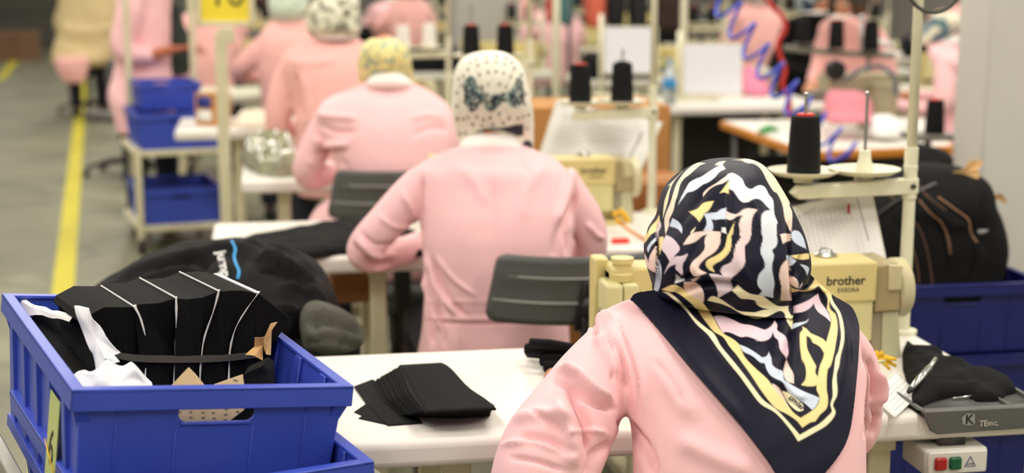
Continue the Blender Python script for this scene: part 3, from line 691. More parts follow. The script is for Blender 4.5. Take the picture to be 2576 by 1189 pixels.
heap('crumpled_paper','loose off white papers on the fourth table beside the small cardboard box','paper',[(588,310),(600,290),(650,284),(688,290),(684,322),(640,322),(600,324)],.771,.035,mat('paper_warm',(236,222,200),.7,.1,20),seed=9,fr=16)
# folded stack
Zt=.7705
ST=thing('cloth_stack','fanned stack of black folded cloth pieces on the nearest white table','cloth stack',onz(1090,1000,.77))
def pl(pts,z,th=.0016):
    bm=B();prism(bm,[onz(x,y,z) for x,y in pts],(0,0,th));return bm
make('cloth_sheet',pl([(890,973),(937,955),(1010,1000),(1062,1064),(975,1070),(918,1012)],Zt+.001),M_black,ST,world=True,smooth=False)
make('cloth_sheet',pl([(891,1037),(922,1016),(970,1050),(985,1066),(940,1058)],Zt),M_black,ST,world=True,smooth=False)
make('cloth_sheet',pl([(902,1053),(930,1035),(1000,1060),(1020,1067),(975,1069)],Zt-.0002),M_black,ST,world=True,smooth=False)
NL=20
for k in range(NL):
    u=k/(NL-1);z=Zt+.002+.0017*k
    a=np.array([936,962])*(1-u)+np.array([1003,922])*u;b=np.array([1008,1046])*(1-u)+np.array([1064,1034])*u
    mid=(a+b)/2+np.array([-5,8])
    j=np.random.uniform(-1.5,1.5,2)
    pts=[a+j,(1060+j[0],922-6*u),(1108,916-3*u),(1135,932),(1180,978),(1238+6*u,1027-6*u),(1232,1047-14*u),(1150,1052-14*u),b+j,mid+j]
    make('cloth_sheet',pl(pts,z,.0015),M_black,ST,world=True,smooth=False)
bm=B();topz=Zt+.002+.0017*NL
g=[]
L0=cat([(1004,917),(1020,945),(1043,987),(1058,1015),(1068,1036)],12);R0=cat([(1110,911),(1134,925),(1177,972),(1222,1003),(1248,1026)],12)
for a,b in zip(L0,R0):
    g.append([bm.verts.new(V(onz(*(a*(1-t)+b*t),topz+.006*math.sin(t*3.1)))) for t in np.linspace(0,1,12)])
for i in range(11):
    for j in range(11): bm.faces.new((g[i][j],g[i+1][j],g[i+1][j+1],g[i][j+1]))
r=bmesh.ops.extrude_face_region(bm,geom=bm.faces[:]);bmesh.ops.translate(bm,verts=[v for v in r['geom'] if isinstance(v,bmesh.types.BMVert)],vec=(0,0,-.004))
make('top_piece',bm,M_black,ST,world=True)
RO=thing('rolled_cloth','bundle of rolled black cloth pieces under the front worker\'s left arm','cloth rolls',onz(1400,930,.77))
for (x0,y0,x1,y1,r,z) in[(1328,886,1475,905,.011,.785),(1322,878,1470,888,.012,.803),(1335,862,1480,880,.010,.822),(1362,905,1480,918,.013,.787),(1370,922,1480,928,.012,.785),(1400,935,1490,945,.012,.785),(1412,950,1500,962,.011,.784)]:
    bm=B();a=V(onz(x0,y0,z));b=V(onz(x1,y1,z));tube(bm,[a,a*.66+b*.34+Vector((0,0,.002)),a*.3+b*.7,b],[r,r*1.05,r,r*.95],14)
    tube(bm,[a+(a-b).normalized()*.002,a],[r*.6,r*.8],14)
    make('roll',bm,M_black,RO,world=True)
# jacket heap
BE=thing('side_bench','low bench under the heap of black jackets','bench',(onz(520,980,.6)[0],3.55,0))
bm=B();box(bm,(0,0,.58),(.62,.42,.04));make('board',bm,M_cardd,BE,bevel=.004)
for sx in(-1,1):
    for sy in(-1,1): bm=B();box(bm,(sx*.27,sy*.17,.28),(.04,.04,.56));make('leg',bm,M_dsteel,BE)
def jheap(name,label,rows,m,seed,amp=.014,fl=()):
    bm=B();loft_px(bm,rows,n=40,pw=2.2);me=remesh(bm,.012,4);wnoise(me,amp,3.2,seed,(1,1,1.5));folds(me,fl)
    o=make(name,me,m);tag(o,label,'jacket');return o
J1=jheap('black_jacket','big black jacket heap with blue zip stripe behind the nearest crate',[(602,540,610,3.65,.1),(610,480,660,3.62,.2),(628,410,730,3.6,.3),(655,345,780,3.57,.36),(685,290,815,3.55,.42),(720,225,838,3.52,.44),(760,200,846,3.5,.46),(820,200,845,3.5,.46),(900,230,840,3.5,.44),(975,260,800,3.52,.42)],M_jacket,11,
   fl=[([(380,690),(460,660),(560,650)],6,-.016),([(330,720),(420,690),(500,680)],7,.016),([(650,680),(720,690),(790,760)],6,-.02),([(690,770),(760,790),(800,850)],7,.02),([(600,612),(680,620),(760,660)],6,.016),([(540,680),(560,720),(540,770)],8,-.014),([(640,650),(700,660),(760,700)],5,.014),([(470,640),(600,625),(760,690),(820,760)],9,.018),([(640,610),(740,640),(800,700)],8,-.02),([(300,700),(420,650),(520,640)],12,.014),([(520,640),(500,690),(440,730)],10,-.02),([(700,720),(790,740),(830,820)],9,.02),([(620,640),(600,700),(640,760)],10,-.012)])
J2=jheap('olive_jacket','olive grey jacket sleeve spilling from the right of the black jacket heap',[(752,775,800,3.34,.08),(775,762,838,3.32,.16),(800,755,880,3.3,.2),(830,750,912,3.3,.22),(850,750,922,3.3,.2),(868,756,922,3.3,.17),(886,762,915,3.3,.14)],M_olive,12,.012,
   fl=[([(770,790),(830,790),(905,832)],6,.018),([(765,812),(835,812),(910,848)],5,-.02),([(770,840),(840,838),(915,858)],5,.012),([(765,862),(840,858),(905,875)],4,-.014),([(790,760),(800,800),(790,850)],6,-.01)])
J3=jheap('black_garment','black garment bottom edge hanging under the olive jacket sleeve',[(855,700,900,3.32,.2),(880,690,915,3.32,.22),(930,690,905,3.32,.22),(975,690,880,3.33,.2)],M_black,13,.01)
bvJ=BVHTree.FromPolygons([v.co for v in J1.data.vertices],[p.vertices for p in J1.data.polygons])
def ribbon(name,pts,r,m,parent,bv,off=.002,flat=True):
    P=[cast(bv,x,y,off) for x,y in cat(pts,len(pts)*5)];P=[p for p in P if p]
    if len(P)<2:return
    bm=B();tube(bm,P,r,8);return make(name,bm,m,parent,world=bool(parent))
ribbon('zip_stripe',[(583,606),(592,626),(589,645),(594,665),(601,682),(598,702)],.0035,M_stripe,J1,bvJ)
lg=text_mesh('jump',.034,.001,bold=True);pts=vco(lg)
c0=cast(bvJ,562,664,.003)
if c0:
    sc=3800/3.4
    ang=math.radians(-78)
    q=[]
    for p in pts:
        x=562+(p[0]*math.cos(ang)-p[1]*math.sin(ang))*sc*.9;y=664-(p[0]*math.sin(ang)+p[1]*math.cos(ang))*sc*.9
        h=cast(bvJ,x,y,.003+p[2]);q.append(h if h else c0)
    setco(lg,np.array([list(v) for v in q]));make('printed_logo',lg,M_paper,J1,smooth=False)
bm=B();
# ================================================================ PAPERS / BOARDS
def board(name,label,pts,m=M_paper,th=.004,lines=None,catg='instruction sheet',edge=None):
    """pts: TL,TR,BR,BL (px,py,zc)"""
    Pp=[V(at(*p)) for p in pts];base=(Pp[2]+Pp[3])/2;t=thing(name,label,catg,base)
    n=(Pp[1]-Pp[0]).cross(Pp[3]-Pp[0]).normalized()
    if n.dot(Vector(FW))<0:n=-n
    bm=B();prism(bm,[p+n*.002 for p in Pp],n*th);make('backing',bm,edge or M_paper,t,world=True,smooth=False)
    c=sum(Pp,Vector())/4;bm=B();prism(bm,[c+(p-c)*.96+n*.0 for p in Pp],n*.002);sh=make('sheet',bm,m,t,world=True,smooth=False)
    if lines:
        bm=B();bl=lambda u,v:(Pp[0]*(1-u)+Pp[1]*u)*(1-v)+(Pp[3]*(1-u)+Pp[2]*u)*v-n*.0006
        for u0,v0,u1,v1,w in lines:
            a=bl(u0,v0);b=bl(u1,v1);d=(b-a);s=d.cross(n).normalized()*w/2;prism(bm,[a-s,b-s,b+s,a+s],n*.0005)
        make('printed_lines',bm,mat('ink_pale',(170,168,166),.7),sh,world=True,smooth=False)
    return t
rg=[(.06,v,.72,v-.02,.0004) for v in np.linspace(.1,.6,18)]+[(u,.08,u+.02,.6,.0003) for u in np.linspace(.1,.75,12)]+[(.8,.06,.84,.4,.0025),(.05,.12,.3,.06,.001)]
B1=board('instruction_sheet','printed white instruction sheet on a board behind the nearest sewing machine',[(1985,520,3.3),(2193,470,3.32),(2262,800,3.22),(2030,800,3.2)],lines=rg,edge=mat('board_edge',(214,206,190),.5))
bm=B();box(bm,at(2135,525,3.285),(.006,.001,.02));make('red_mark',bm,M_btnred,B1,world=True,smooth=False)
board('instruction_sheet','printed white instruction sheet on a tilted board behind the second sewing machine',[(1398,252,4.98),(1668,306,5.0),(1592,480,4.88),(1345,420,4.86)],lines=[(.1,v,.8,v+.02,.0012) for v in np.linspace(.2,.8,12)]+[(.86,.2,.84,.6,.008)],edge=mat('board_edge',(214,206,190),.5))
NT=thing('note_slip','small printed white slip lying at the front of the nearest table beside the pink sleeve','note',onz(2250,1000,.77))
cs=[onz(x,y,.776) for x,y in((2253,951),(2313,998),(2251,1049),(2193,1001))];cs[0][2]+=.018;cs[1][2]+=.006;cs[3][2]+=.012
bm=B();sheet(bm,cs,6,6,.0006,curl=lambda u,v:.004*math.sin(3*u));make('slip',bm,M_paper,NT,world=True)
bm=B();Pp=[V(p) for p in cs];bl=lambda u,v:(Pp[0]*(1-u)+Pp[1]*u)*(1-v)+(Pp[3]*(1-u)+Pp[2]*u)*v+Vector((0,0,.0022+.004*abs(math.sin(3*u))))
for a0,b0,a1,b1_ in[(.1,.05,.1,.9),(.1,.1,.9,.1),(.9,.1,.9,.9),(.35,.1,.35,.9),(.5,.1,.5,.9),(.65,.1,.65,.9),(.78,.1,.78,.9),(.15,.6,.32,.62),(.18,.7,.3,.72)]:
    tube(bm,[bl(a0,b0),bl((a0+a1)/2,(b0+b1_)/2),bl(a1,b1_)],.0004,5)
make('printed_lines',bm,M_inkg,NT,world=True)
SN=thing('thread_snips','silver thread snips lying on the black garment','snips',at(2320,945,2.86))
bm=B();a=V(at(2292,978,2.80));b=V(at(2338,925,2.85));c=V(at(2354,902,2.88));tube(bm,[a,a*.5+b*.5,b],[.006,.0078,.007],12);make('handle',bm,M_steel,SN,world=True)
bm=B();tube(bm,[b,c],[.005,.0045],10);make('blade',bm,M_steel,SN,world=True)
bm=B();tube(bm,[a,a+(a-b)*.15],[.0065,.004],10);make('tip',bm,M_ink,SN,world=True)
# tray set in the table front
TY=thing('pin_tray','grey plastic tool tray with torn lettering set in the right front of the nearest table','tray',(1.272,2.53,.77))
w_,d_=.24,.15
bm=B();box(bm,(0,0,.003),(w_,d_,.006));make('floor_panel',bm,M_traydk,TY)
bm=B()
box(bm,(0,-d_/2+.008,.005),(w_,.016,.01));box(bm,(0,d_/2-.004,.006),(w_,.008,.012));box(bm,(-w_/2+.004,0,.006),(.008,d_,.012));box(bm,(w_/2-.004,0,.006),(.008,d_,.012))
box(bm,(.055,0,.006),(.005,d_-.02,.011))
box(bm,(-.03,.02,.005),(.16,.005,.009))
prism(bm,[(-w_/2+.0,-d_/2,.01),(w_/2,-d_/2,.01),(w_/2,-d_/2,-.03),(-w_/2+.03,-d_/2,-.034),(-w_/2+.016,-d_/2,-.026),(-w_/2+.008,-d_/2,-.01)],(0,-.006,0));make('front_lip',bm,M_tray,TY,bevel=.002)
bm=B();prism(bm,[(-.046,-d_/2-.0065,-.004),(-.036,-d_/2-.0065,.004),(-.022,-d_/2-.0065,.002),(-.02,-d_/2-.0065,-.016),(-.03,-d_/2-.0065,-.02),(-.044,-d_/2-.0065,-.017)],(0,-.0008,0));make('sticker_scrap',bm,mat('sticker_grey',(150,154,154),.5,.3,60),TY,smooth=False);bm=B();prism(bm,[(.085,-d_/2-.0065,.003),(.108,-d_/2-.0065,.006),(.112,-d_/2-.0065,-.01),(.09,-d_/2-.0065,-.008)],(0,-.0008,0));make('sticker_scrap',bm,mat('sticker_grey',(170,176,176),.5,.2,60),TY,smooth=False)
text('lettering','K',.024,Matrix.Translation((-.032,-d_/2-.0078,-.008))@RX90,M_ink,TY,bold=True)
text('lettering','TEmc.',.015,Matrix.Translation((.006,-d_/2-.0078,-.017))@RX90,mat('worn_letter',(190,186,170),.6,.4,90),TY,bold=True)
bm=B();tube(bm,[(-.03,-.01,.01),(.05,.005,.01)],.0022,6);n_=make('tweezers',bm,M_steel);n_.location=(1.272,2.53,.7705);tag(n_,'thin bright metal tweezers lying in the grey tool tray','tweezers')
# control box under table
CB=thing('switch_box','pale grey switch box with red and green buttons under the nearest table','switch box',tuple(at(2400,1156,2.74)))
bm=B();box(bm,(0,.04,0),(.122,.1,.048));make('casing',bm,mat('casing_pale',(206,204,194),.45,.05),CB,bevel=.006)
bm=B();box(bm,(0,-.012,0),(.112,.006,.042));make('front_panel',bm,mat('panel_pale',(222,220,210),.4),CB,bevel=.003)
for dx,mm,nm in((-.034,M_btnred,'red_button'),(-.006,M_btngrn,'green_button')):
    bm=B();box(bm,(dx,-.018,0),(.022,.01,.023));make(nm,bm,mm,CB,bevel=.003)
bm=B();s=.012;tr=[(.024+s*math.cos(a),-.0156,s*math.sin(a)-.002) for a in(math.pi/2,math.pi*7/6,math.pi*11/6)]
tube(bm,tr+[tr[0]],.0008,5);make('warning_emblem',bm,M_navy,CB,smooth=False)
text('lettering','STOP',.006,Matrix.Translation((.024,-.0156,-.004))@RX90,M_inkg,CB)
bm=B();box(bm,(0,.04,.04),(.05,.06,.07));make('mount',bm,M_dsteel,CB)
# yellow cloth scraps
YC=thing('yellow_cloth_scrap','yellow cloth scrap tied below the nearest sewing machine arm','cloth scrap',at(2215,905,2.97))
bm=B();c=V(at(2213,898,2.955))
for k,(x,y) in enumerate([(2193,886),(2205,882),(2222,884),(2236,898),(2256,905),(2255,922),(2238,930),(2228,915),(2195,900)]):
    e=V(at(x,y,2.95+.01*(k%2)));s=(e-c).cross(V(FW)).normalized()*.006;prism(bm,[c-s,e-s*.3,e+s*.6,c+s],V(HF)*.004)
make('cloth',bm,M_ylw,YC,world=True)
bm=B();tube(bm,[at(2185,912,2.93),at(2225,908,2.95)],.004,10);make('lever',bm,M_cream2,YC,world=True)
Y2=thing('yellow_cloth_scrap','yellow cloth scrap and strap hanging at the second sewing machine','cloth scrap',at(1550,545,4.5))
bm=B()
for x,y in((1540,540),(1555,535),(1565,545),(1570,555),(1548,558)): c=V(at(x,y,4.5));tube(bm,[c,c+Vector((.01,.0,.004)),c+Vector((.018,0,-.004))],[.006,.011,.004],10)
make('cloth',bm,M_ylw,Y2,world=True)
bm=B();tube(bm,[at(1555,556,4.5),at(1585,580,4.45),at(1625,604,4.4)],.005,8);make('strap',bm,M_orange,Y2,world=True)
bm=B();box(bm,at(1560,612,4.38),(.05,.03,.028));o=make('red_pin_box',bm,M_red,bevel=.003);tag(o,'small red box on the second table beside the worker\'s right elbow','box')
# cartons
def carton(label,loc,size,rz,m=M_card,lab=True):
    t=thing('cardboard_box',label,'cardboard box',loc,rz)
    bm=B();box(bm,(0,0,size[2]/2),size);make('carton',bm,m,t,bevel=.003)
    bm=B();box(bm,(0,0,size[2]+.0005),(size[0]+.001,.03,.001));make('tape',bm,M_kraft,t)
    if lab:
        a,b=lab
        bm=B();box(bm,(-size[0]/2-.0008,0,size[2]*a),(.0015,size[1]*.72,size[2]*.36));make('navy_label',bm,M_navy,t)
        bm=B();box(bm,(-size[0]/2-.0008,0,size[2]*b),(.0015,size[1]*.72,size[2]*.32));make('white_label',bm,M_paper,t)
    return t
p=onz(515,318,.771)
carton('small cardboard box with navy and white label on the fourth table behind the sign post',(p[0]+.04,p[1]+.09,.771),(.125,.125,.16),math.radians(50),lab=(.72,.3))
p=at(1515,450,5.45)
bx=carton('tall brown carton standing behind the tilted instruction board',(p[0],p[1]+.2,0),(.5,.4,1.06),0,m=M_card,lab=False)
p=at(1630,560,4.95)
carton('dark brown carton standing behind the second table at its right end',(p[0]+.03,p[1]+.2,0),(.3,.3,.85),.1,m=mat('cardboard_orange',(166,104,50),.8,.1),lab=False)
p=at(880,740,4.55)
BX=thing('cardboard_box','brown box hanging under the left part of the second table','box',(p[0],p[1],.6))
bm=B();box(bm,(0,0,.045),(.115,.3,.10));make('drawer_box',bm,M_cardd,BX,bevel=.003)
bm=B();box(bm,(0,0,.107),(.12,.02,.03));make('hanger',bm,M_dsteel,BX)
# ================================================================ PEOPLE
def ell(bm,c,r,M=None,sub=3):
    res=bmesh.ops.create_icosphere(bm,subdivisions=sub,radius=1)
    for v in res['verts']:
        p=Vector((v.co.x*r[0],v.co.y*r[1],v.co.z*r[2]))
        if M is not None:p=M@p
        v.co=p+Vector(c)
def hand(bm,w,d,up,side,curl=.5,s=1.0):
    """w wrist, d direction, up back-of-hand normal, side=+1 thumb to the right of d"""
    d=Vector(d).normalized();up=Vector(up);up=(up-d*up.dot(d)).normalized();r=d.cross(up)*side
    w=Vector(w)
    for k in range(5):
        o=(k-2)*.0145*s;tube(bm,[w+r*o*.6,w+r*o+d*.045*s,w+r*o*1.05+d*.088*s],[.0135*s,.0145*s,.0115*s],10)
    L=[.062,.074,.08,.072]
    for k in range(4):
        o=(k-1.5)*.0195*s;l=L[3-k]*s;b=w+r*o+d*.085*s;a1=-curl*.5;a2=-curl*1.2;a3=-curl*1.9
        p1=b+(d*math.cos(a1)+up*math.sin(a1))*l*.45;p2=p1+(d*math.cos(a2)+up*math.sin(a2))*l*.32;p3=p2+(d*math.cos(a3)+up*math.sin(a3))*l*.26
        tube(bm,[b-d*.02,b,p1,p2,p3],[.0092*s,.0092*s,.0086*s,.008*s,.0066*s],10)
    t0=w+r*.024*s+d*.022*s;t1=t0+(r*.75+d*.65-up*.2).normalized()*.038*s;t2=t1+(r*.25+d*.95-up*.3).normalized()*.03*s
    tube(bm,[w+r*.01*s,t0,t1,t2],[.012*s,.0125*s,.0105*s,.008*s],10)
def head_geo(bm,c,face,pitch,s=1.0):
    f=Vector(face).normalized();M=Matrix((Vector((0,0,1)).cross(f)*-1,f,Vector((0,0,1)))).transposed()
    M=M@Matrix.Rotation(-pitch,3,'X');c=Vector(c);T=lambda p:c+M@(Vector(p)*s)
    ell(bm,T((0,-.012,.02)),(.073*s,.093*s,.088*s),M);ell(bm,T((0,.03,-.045)),(.052*s,.058*s,.062*s),M)
    tube(bm,[T((0,.085,.02)),T((0,.102,-.018)),T((0,.094,-.028))],[.008*s,.013*s,.012*s],10)
    ell(bm,T((0,.084,-.058)),(.024*s,.01*s,.006*s),M,2);ell(bm,T((0,.083,-.068)),(.021*s,.011*s,.007*s),M,2);ell(bm,T((0,.07,-.095)),(.022*s,.02*s,.016*s),M,2)
    for x in(-1,1):
        ell(bm,T((x*.031,.076,.026)),(.018*s,.012*s,.007*s),M,2);ell(bm,T((x*.074,-.0,-.01)),(.008*s,.018*s,.03*s),M,2);ell(bm,T((x*.038,.055,-.025)),(.022*s,.025*s,.02*s),M,2)
    return M,T
def person(label,coat_rows,arms,head,scarf_rows,scarf_m,coat_m,hands=None,vox=.01,fl=(),noise=.002,scarf_vox=.007,scarf_fl=(),collar=None,
           seat=True,skin=None,paintf=None,nfreq=4,torso_pw=2.3,sub=0,catg='person',legs=True,standing=False,scarf_noise=.003,face_dir=None,hood=True,legdir=None):
    skin=skin or M_skin
    R=np.array(coat_rows);last=R[-1];cx=(last[1]+last[2])/2
    base=at(cx,last[0],last[3]);t=thing('person',label,catg,(base[0],base[1],0))
    bm=B();loft_px(bm,coat_rows,n=56,pw=torso_pw)
    for a in arms:
        tube_px(bm,a['sleeve'],n=24)
    me=remesh(bm,vox,int(5*(.01/vox)**1.6)+1);wnoise(me,noise,nfreq,len(label));folds(me,fl)
    coat=make('coat',me,coat_m,t,world=True)
    if sub: md=coat.modifiers.new('s','SUBSURF');md.levels=sub;md.render_levels=sub
    # body
    fd=Vector(face_dir) if face_dir is not None else Vector((0,1,0));pit=head.get('pitch',.5)
    bm=B();hc=V(at(*head['c']));s=head.get('s',1.0);M,T=head_geo(bm,hc,fd,pit,s)
    r0=R[0];nb=V(at((R[2][1]+R[2][2])/2,R[2][0]+20,R[2][3]));nb=nb+Vector(HF)*.008-Vector((0,0,.02));tube(bm,[hc-Vector((0,0,.02)),hc*.5+nb*.5,nb],[.05*s,.045*s,.045*s],16)
    mid=R[len(R)//2];pv=V(at(cx,last[0],last[3]));mc=V(at((mid[1]+mid[2])/2,mid[0],mid[3]))
    tube(bm,[nb,mc,pv+Vector((0,0,.05))],[.03,.05,.07],16)
    for a in arms:
        P=a['sleeve'];pts=[V(at(p[0],p[1],p[2])) for p in P];w=V(at(*a['wrist']));d=(w-pts[-1]).normalized() if (w-pts[-1]).length>.02 else (pts[-1]-pts[-2]).normalized()
        tube(bm,[nb*.1+pts[0]*.9-Vector((0,0,.02))]+pts+[w],[.02]+[min(.038,p[3]*p[2]/F*.55) for p in P[:-1]]+[.034,.027],12)
        hd=Vector(a.get('dir',d));hand(bm,w,hd,a.get('up',(0,0,1)),a.get('side',1),a.get('curl',.5))
    hips=[]
    if legs:
        ld=Vector(legdir) if legdir is not None else Vector((0,1,0));rv=Vector((ld.y,-ld.x,0))
        for sx in(-1,1):
            hp=Vector((pv.x,pv.y,max(.53,pv.z)))+rv*sx*.09
            if standing: kn=hp+Vector((0,0,-.36));kn.z=.5;ft=Vector((kn.x,kn.y,.08))
            else: hp.z=.56;kn=hp+ld*.42+rv*sx*.04;kn.z=.55;ft=kn+ld*.03;ft.z=.08
            tube(bm,[hp,kn,ft],[.075,.055,.035],14);ell(bm,ft+ld*.06-Vector((0,0,.04)),(.035,.035,.03)) ;hips.append((hp,kn,ft))
    me=remesh(bm,max(.005,vox*.6),3,.4);make('body',me,skin,t,world=True)
    for x in(-1,1):
        bm=B();ell(bm,T((x*.031,.0765,.012)),(.0125*s,)*3,None,2);make('eye',bm,mat('eye_white',(225,220,212),.25),t,world=True)
        bm=B();ell(bm,T((x*.031,.0872,.011)),(.005*s,)*3,None,2);make('iris',bm,M_ink,t,world=True)
        bm=B();tube(bm,[T((x*.014,.0895,.034)),T((x*.032,.0895,.04)),T((x*.05,.078,.036))],[.0025,.0035,.002],8);make('eyebrow',bm,M_ink,t,world=True)
    if legs:
        for i,(hp,kn,ft) in enumerate(hips):
            bm=B();tube(bm,[hp,hp*.5+kn*.5,kn,kn*.5+ft*.5,ft+Vector((0,0,.02))],[.098,.09,.075,.065,.06],18);me=remesh(bm,.012,4)
            if hips and not standing and i==0: pass
            make('trousers',me,M_trousers,t,world=True)
            ld=Vector(legdir) if legdir is not None else Vector((0,1,0))
            bm=B();sh=ft.copy();sh.z=.045
            tube(bm,[sh-ld*.07,sh-ld*.03,sh+ld*.05,sh+ld*.14,sh+ld*.18],[.03,.042,.04,.036,.018],14)
            for v in bm.verts: v.co.z=max(v.co.z,.004)
            make('shoe',bm,M_shoe,t,world=True)
    # scarf
    sc=None
    if scarf_rows:
        bm=B();loft_px(bm,scarf_rows,n=56,pw=2.15);me=remesh(bm,scarf_vox,4)
        if scarf_noise: wnoise(me,scarf_noise,9,3)
        folds(me,scarf_fl)
        if hood:
            F_=M@Vector((0,1,0));bm=B();bm.from_mesh(me);D.meshes.remove(me);fc=T((0,.09,-.02))
            dl=[v for v in bm.verts if ((v.co-fc)-F_*(v.co-fc).dot(F_)).length<.068*s and (v.co-hc).dot(F_)>.02]
            bmesh.ops.delete(bm,geom=dl,context='VERTS');me=D.meshes.new('scarf');bm.to_mesh(me);bm.free()
        if paintf: paintf(me)
        sc=make('headscarf',me,scarf_m,t,world=True);md=sc.modifiers.new('s','SOLIDIFY');md.thickness=.002;md.offset=-1
    if collar:
        bm=B();loft_px(bm,collar,n=48,pw=2.2);me=remesh(bm,.005,3);make('collar',me,M_collar,t,world=True)
    return t,coat,sc
# ---- chairs
def chair(label,loc,rz,back=(.7,.86),w=.46,group=None,seat_z=.46):
    t=thing('office_chair',label,'chair',(loc[0],loc[1],0),rz,group)
    g=[];bm=B();nx,nz=20,10
    def pt(u,v,o):
        x=(u-.5)*w;z=back[0]+(back[1]-back[0])*v;k=abs(u-.5)*2
        y=-.24+.085*k**2.2+o
        sh=1-.06*(v if 0 else 0)
        return (x*(1-.14*v),y,z)
    for o in(0,.024):
        rows=[]
        for j in range(nz+1):
            r=[]
            for i in range(nx+1):
                u,v=i/nx,j/nz
                # rounded corners
                du=max(0,abs(u-.5)*2-.9)/.1;dv=max(0,abs(v-.5)*2-.75)/.25
                if du>0 and dv>0:
                    q=math.hypot(du,dv)
                    if q>1:u=.5+(u-.5)/abs(u-.5)*(.45+.05*du/q);v=.5+(v-.5)/abs(v-.5)*(.375+.125*dv/q)
                oo=o
                if o==0:
                    for c_ in(.33,.7): oo-=.004*math.exp(-((v-c_)/.03)**2)
                r.append(bm.verts.new(pt(u,v,oo)))
            rows.append(r)
        g.append(rows)
    for k in(0,1):
        for j in range(nz):
            for i in range(nx):
                q=(g[k][j][i],g[k][j][i+1],g[k][j+1][i+1],g[k][j+1][i]);bm.faces.new(q)
    def side(a,b):
        for i in range(len(a)-1):bm.faces.new((a[i],a[i+1],b[i+1],b[i]))
    side(g[0][0],g[1][0]);side(g[0][-1],g[1][-1]);side([r[0] for r in g[0]],[r[0] for r in g[1]]);side([r[-1] for r in g[0]],[r[-1] for r in g[1]])
    make('backrest',bm,M_grey,t)
    zm=(back[0]+back[1])/2
    bm=B()
    for v_ in(.33,.7):
        zz=back[0]+(back[1]-back[0])*v_
        tube(bm,[((u-.5)*w*.97*(1-.14*v_),-.243+.085*(abs(u-.5)*2)**2.2,zz) for u in np.linspace(0,1,16)],.0042,8)
    make('rib',bm,mat('chair_rib',(140,140,134),.5),t)
    bm=B();prism(bm,[(-.045,-.262,back[0]-.01),(-.02,-.262,zm+.03),(.03,-.262,zm+.03),(.045,-.262,back[0]-.01)],(0,.02,0));box(bm,(0,-.27,(back[0]+seat_z)/2-.02),(.06,.03,back[0]-seat_z+.1));box(bm,(0,-.15,seat_z-.05),(.06,.24,.03))
    make('back_stem',bm,M_chairb,t,bevel=.006)
    bm=B();lathe(bm,[(.012,-.012),(.032,-.01),(.034,.005),(.02,.012)],c=(.0,-.275,zm-.035),axis='y',n=20);make('knob',bm,M_chairb,t)
    bm=B();box(bm,(0,0,seat_z-.02),(.44,.42,.06));make('seat',bm,M_grey,t,bevel=.028,seg=4)
    bm=B();tube(bm,[(0,0,.1),(0,0,seat_z-.05)],.022,14);make('gas_column',bm,M_chairb,t)
    for k in range(5):
        a=2*math.pi*k/5+.3;c,s=math.cos(a),math.sin(a)
        bm=B();tube(bm,[(0,0,.11),(c*.15,s*.15,.095),(c*.28,s*.28,.075),(c*.3,s*.3,.06)],[.028,.02,.015,.012],10);l=make('leg',bm,M_chairb,t)
        bm=B();lathe(bm,[(.004,-.02),(.022,-.018),(.025,0),(.022,.018),(.004,.02)],c=(c*.3,s*.3,.026),axis='x',n=14);make('castor',bm,M_chairb,l)
    return t
p=at(1490,740,3.62)
CH2=chair('grey ribbed office chair behind the worker in the polka dot scarf',(p[0],p[1]+.26,0),.0,back=(.708,.872),w=.49)
p=at(1008,500,5.1)
CH3=dup(CH2,(p[0],p[1]+.26,0),0,label='grey office chair behind the worker in the yellow patterned scarf')
p=onz(225,285,0);chf=dup(CH2,(p[0],p[1],0),.2,label='far dark office chair under the worker in the beige coat by the yellow floor line')
p=onz(318,438,0);dup(CH2,(p[0],p[1],0),.7,label='office chair half hidden behind the beige trolley, only its curved base showing')

# ---------------------------------------------------------------- worker 1 (front, navy patterned scarf)
NAVY=(20,20,38)
c1rows=[(735,1760,2010,2.42,.09),(748,1640,2080,2.42,.13),(765,1560,2118,2.41,.16),(790,1512,2140,2.39,.19),(830,1500,2158,2.36,.21),(900,1530,2168,2.33,.225),(980,1565,2170,2.31,.235),(1080,1588,2172,2.29,.24),(1200,1592,2175,2.28,.25),(1330,1590,2190,2.29,.26),(1480,1570,2220,2.31,.29),(1640,1550,2240,2.34,.32),(1740,1580,2210,2.36,.3)]
la={'sleeve':[(1590,828,2.4,58),(1548,870,2.37,76),(1500,945,2.33,98),(1452,1030,2.3,118),(1400,1120,2.27,132),(1362,1210,2.25,132),(1350,1290,2.27,118),(1385,1250,2.42,92),(1425,1120,2.6,72),(1448,1030,2.72,56)],'wrist':(1478,960,2.8),'dir':(-.17,1,-.02),'side':1,'curl':.45}
ra={'sleeve':[(2090,830,2.41,56),(2138,890,2.42,60),(2158,960,2.43,60),(2160,1040,2.45,58),(2140,1100,2.48,56),(2060,1090,2.6,50),(1960,1050,2.72,42)],'wrist':(1900,1010,2.82),'dir':(-.3,1,0),'side':-1,'curl':.6}
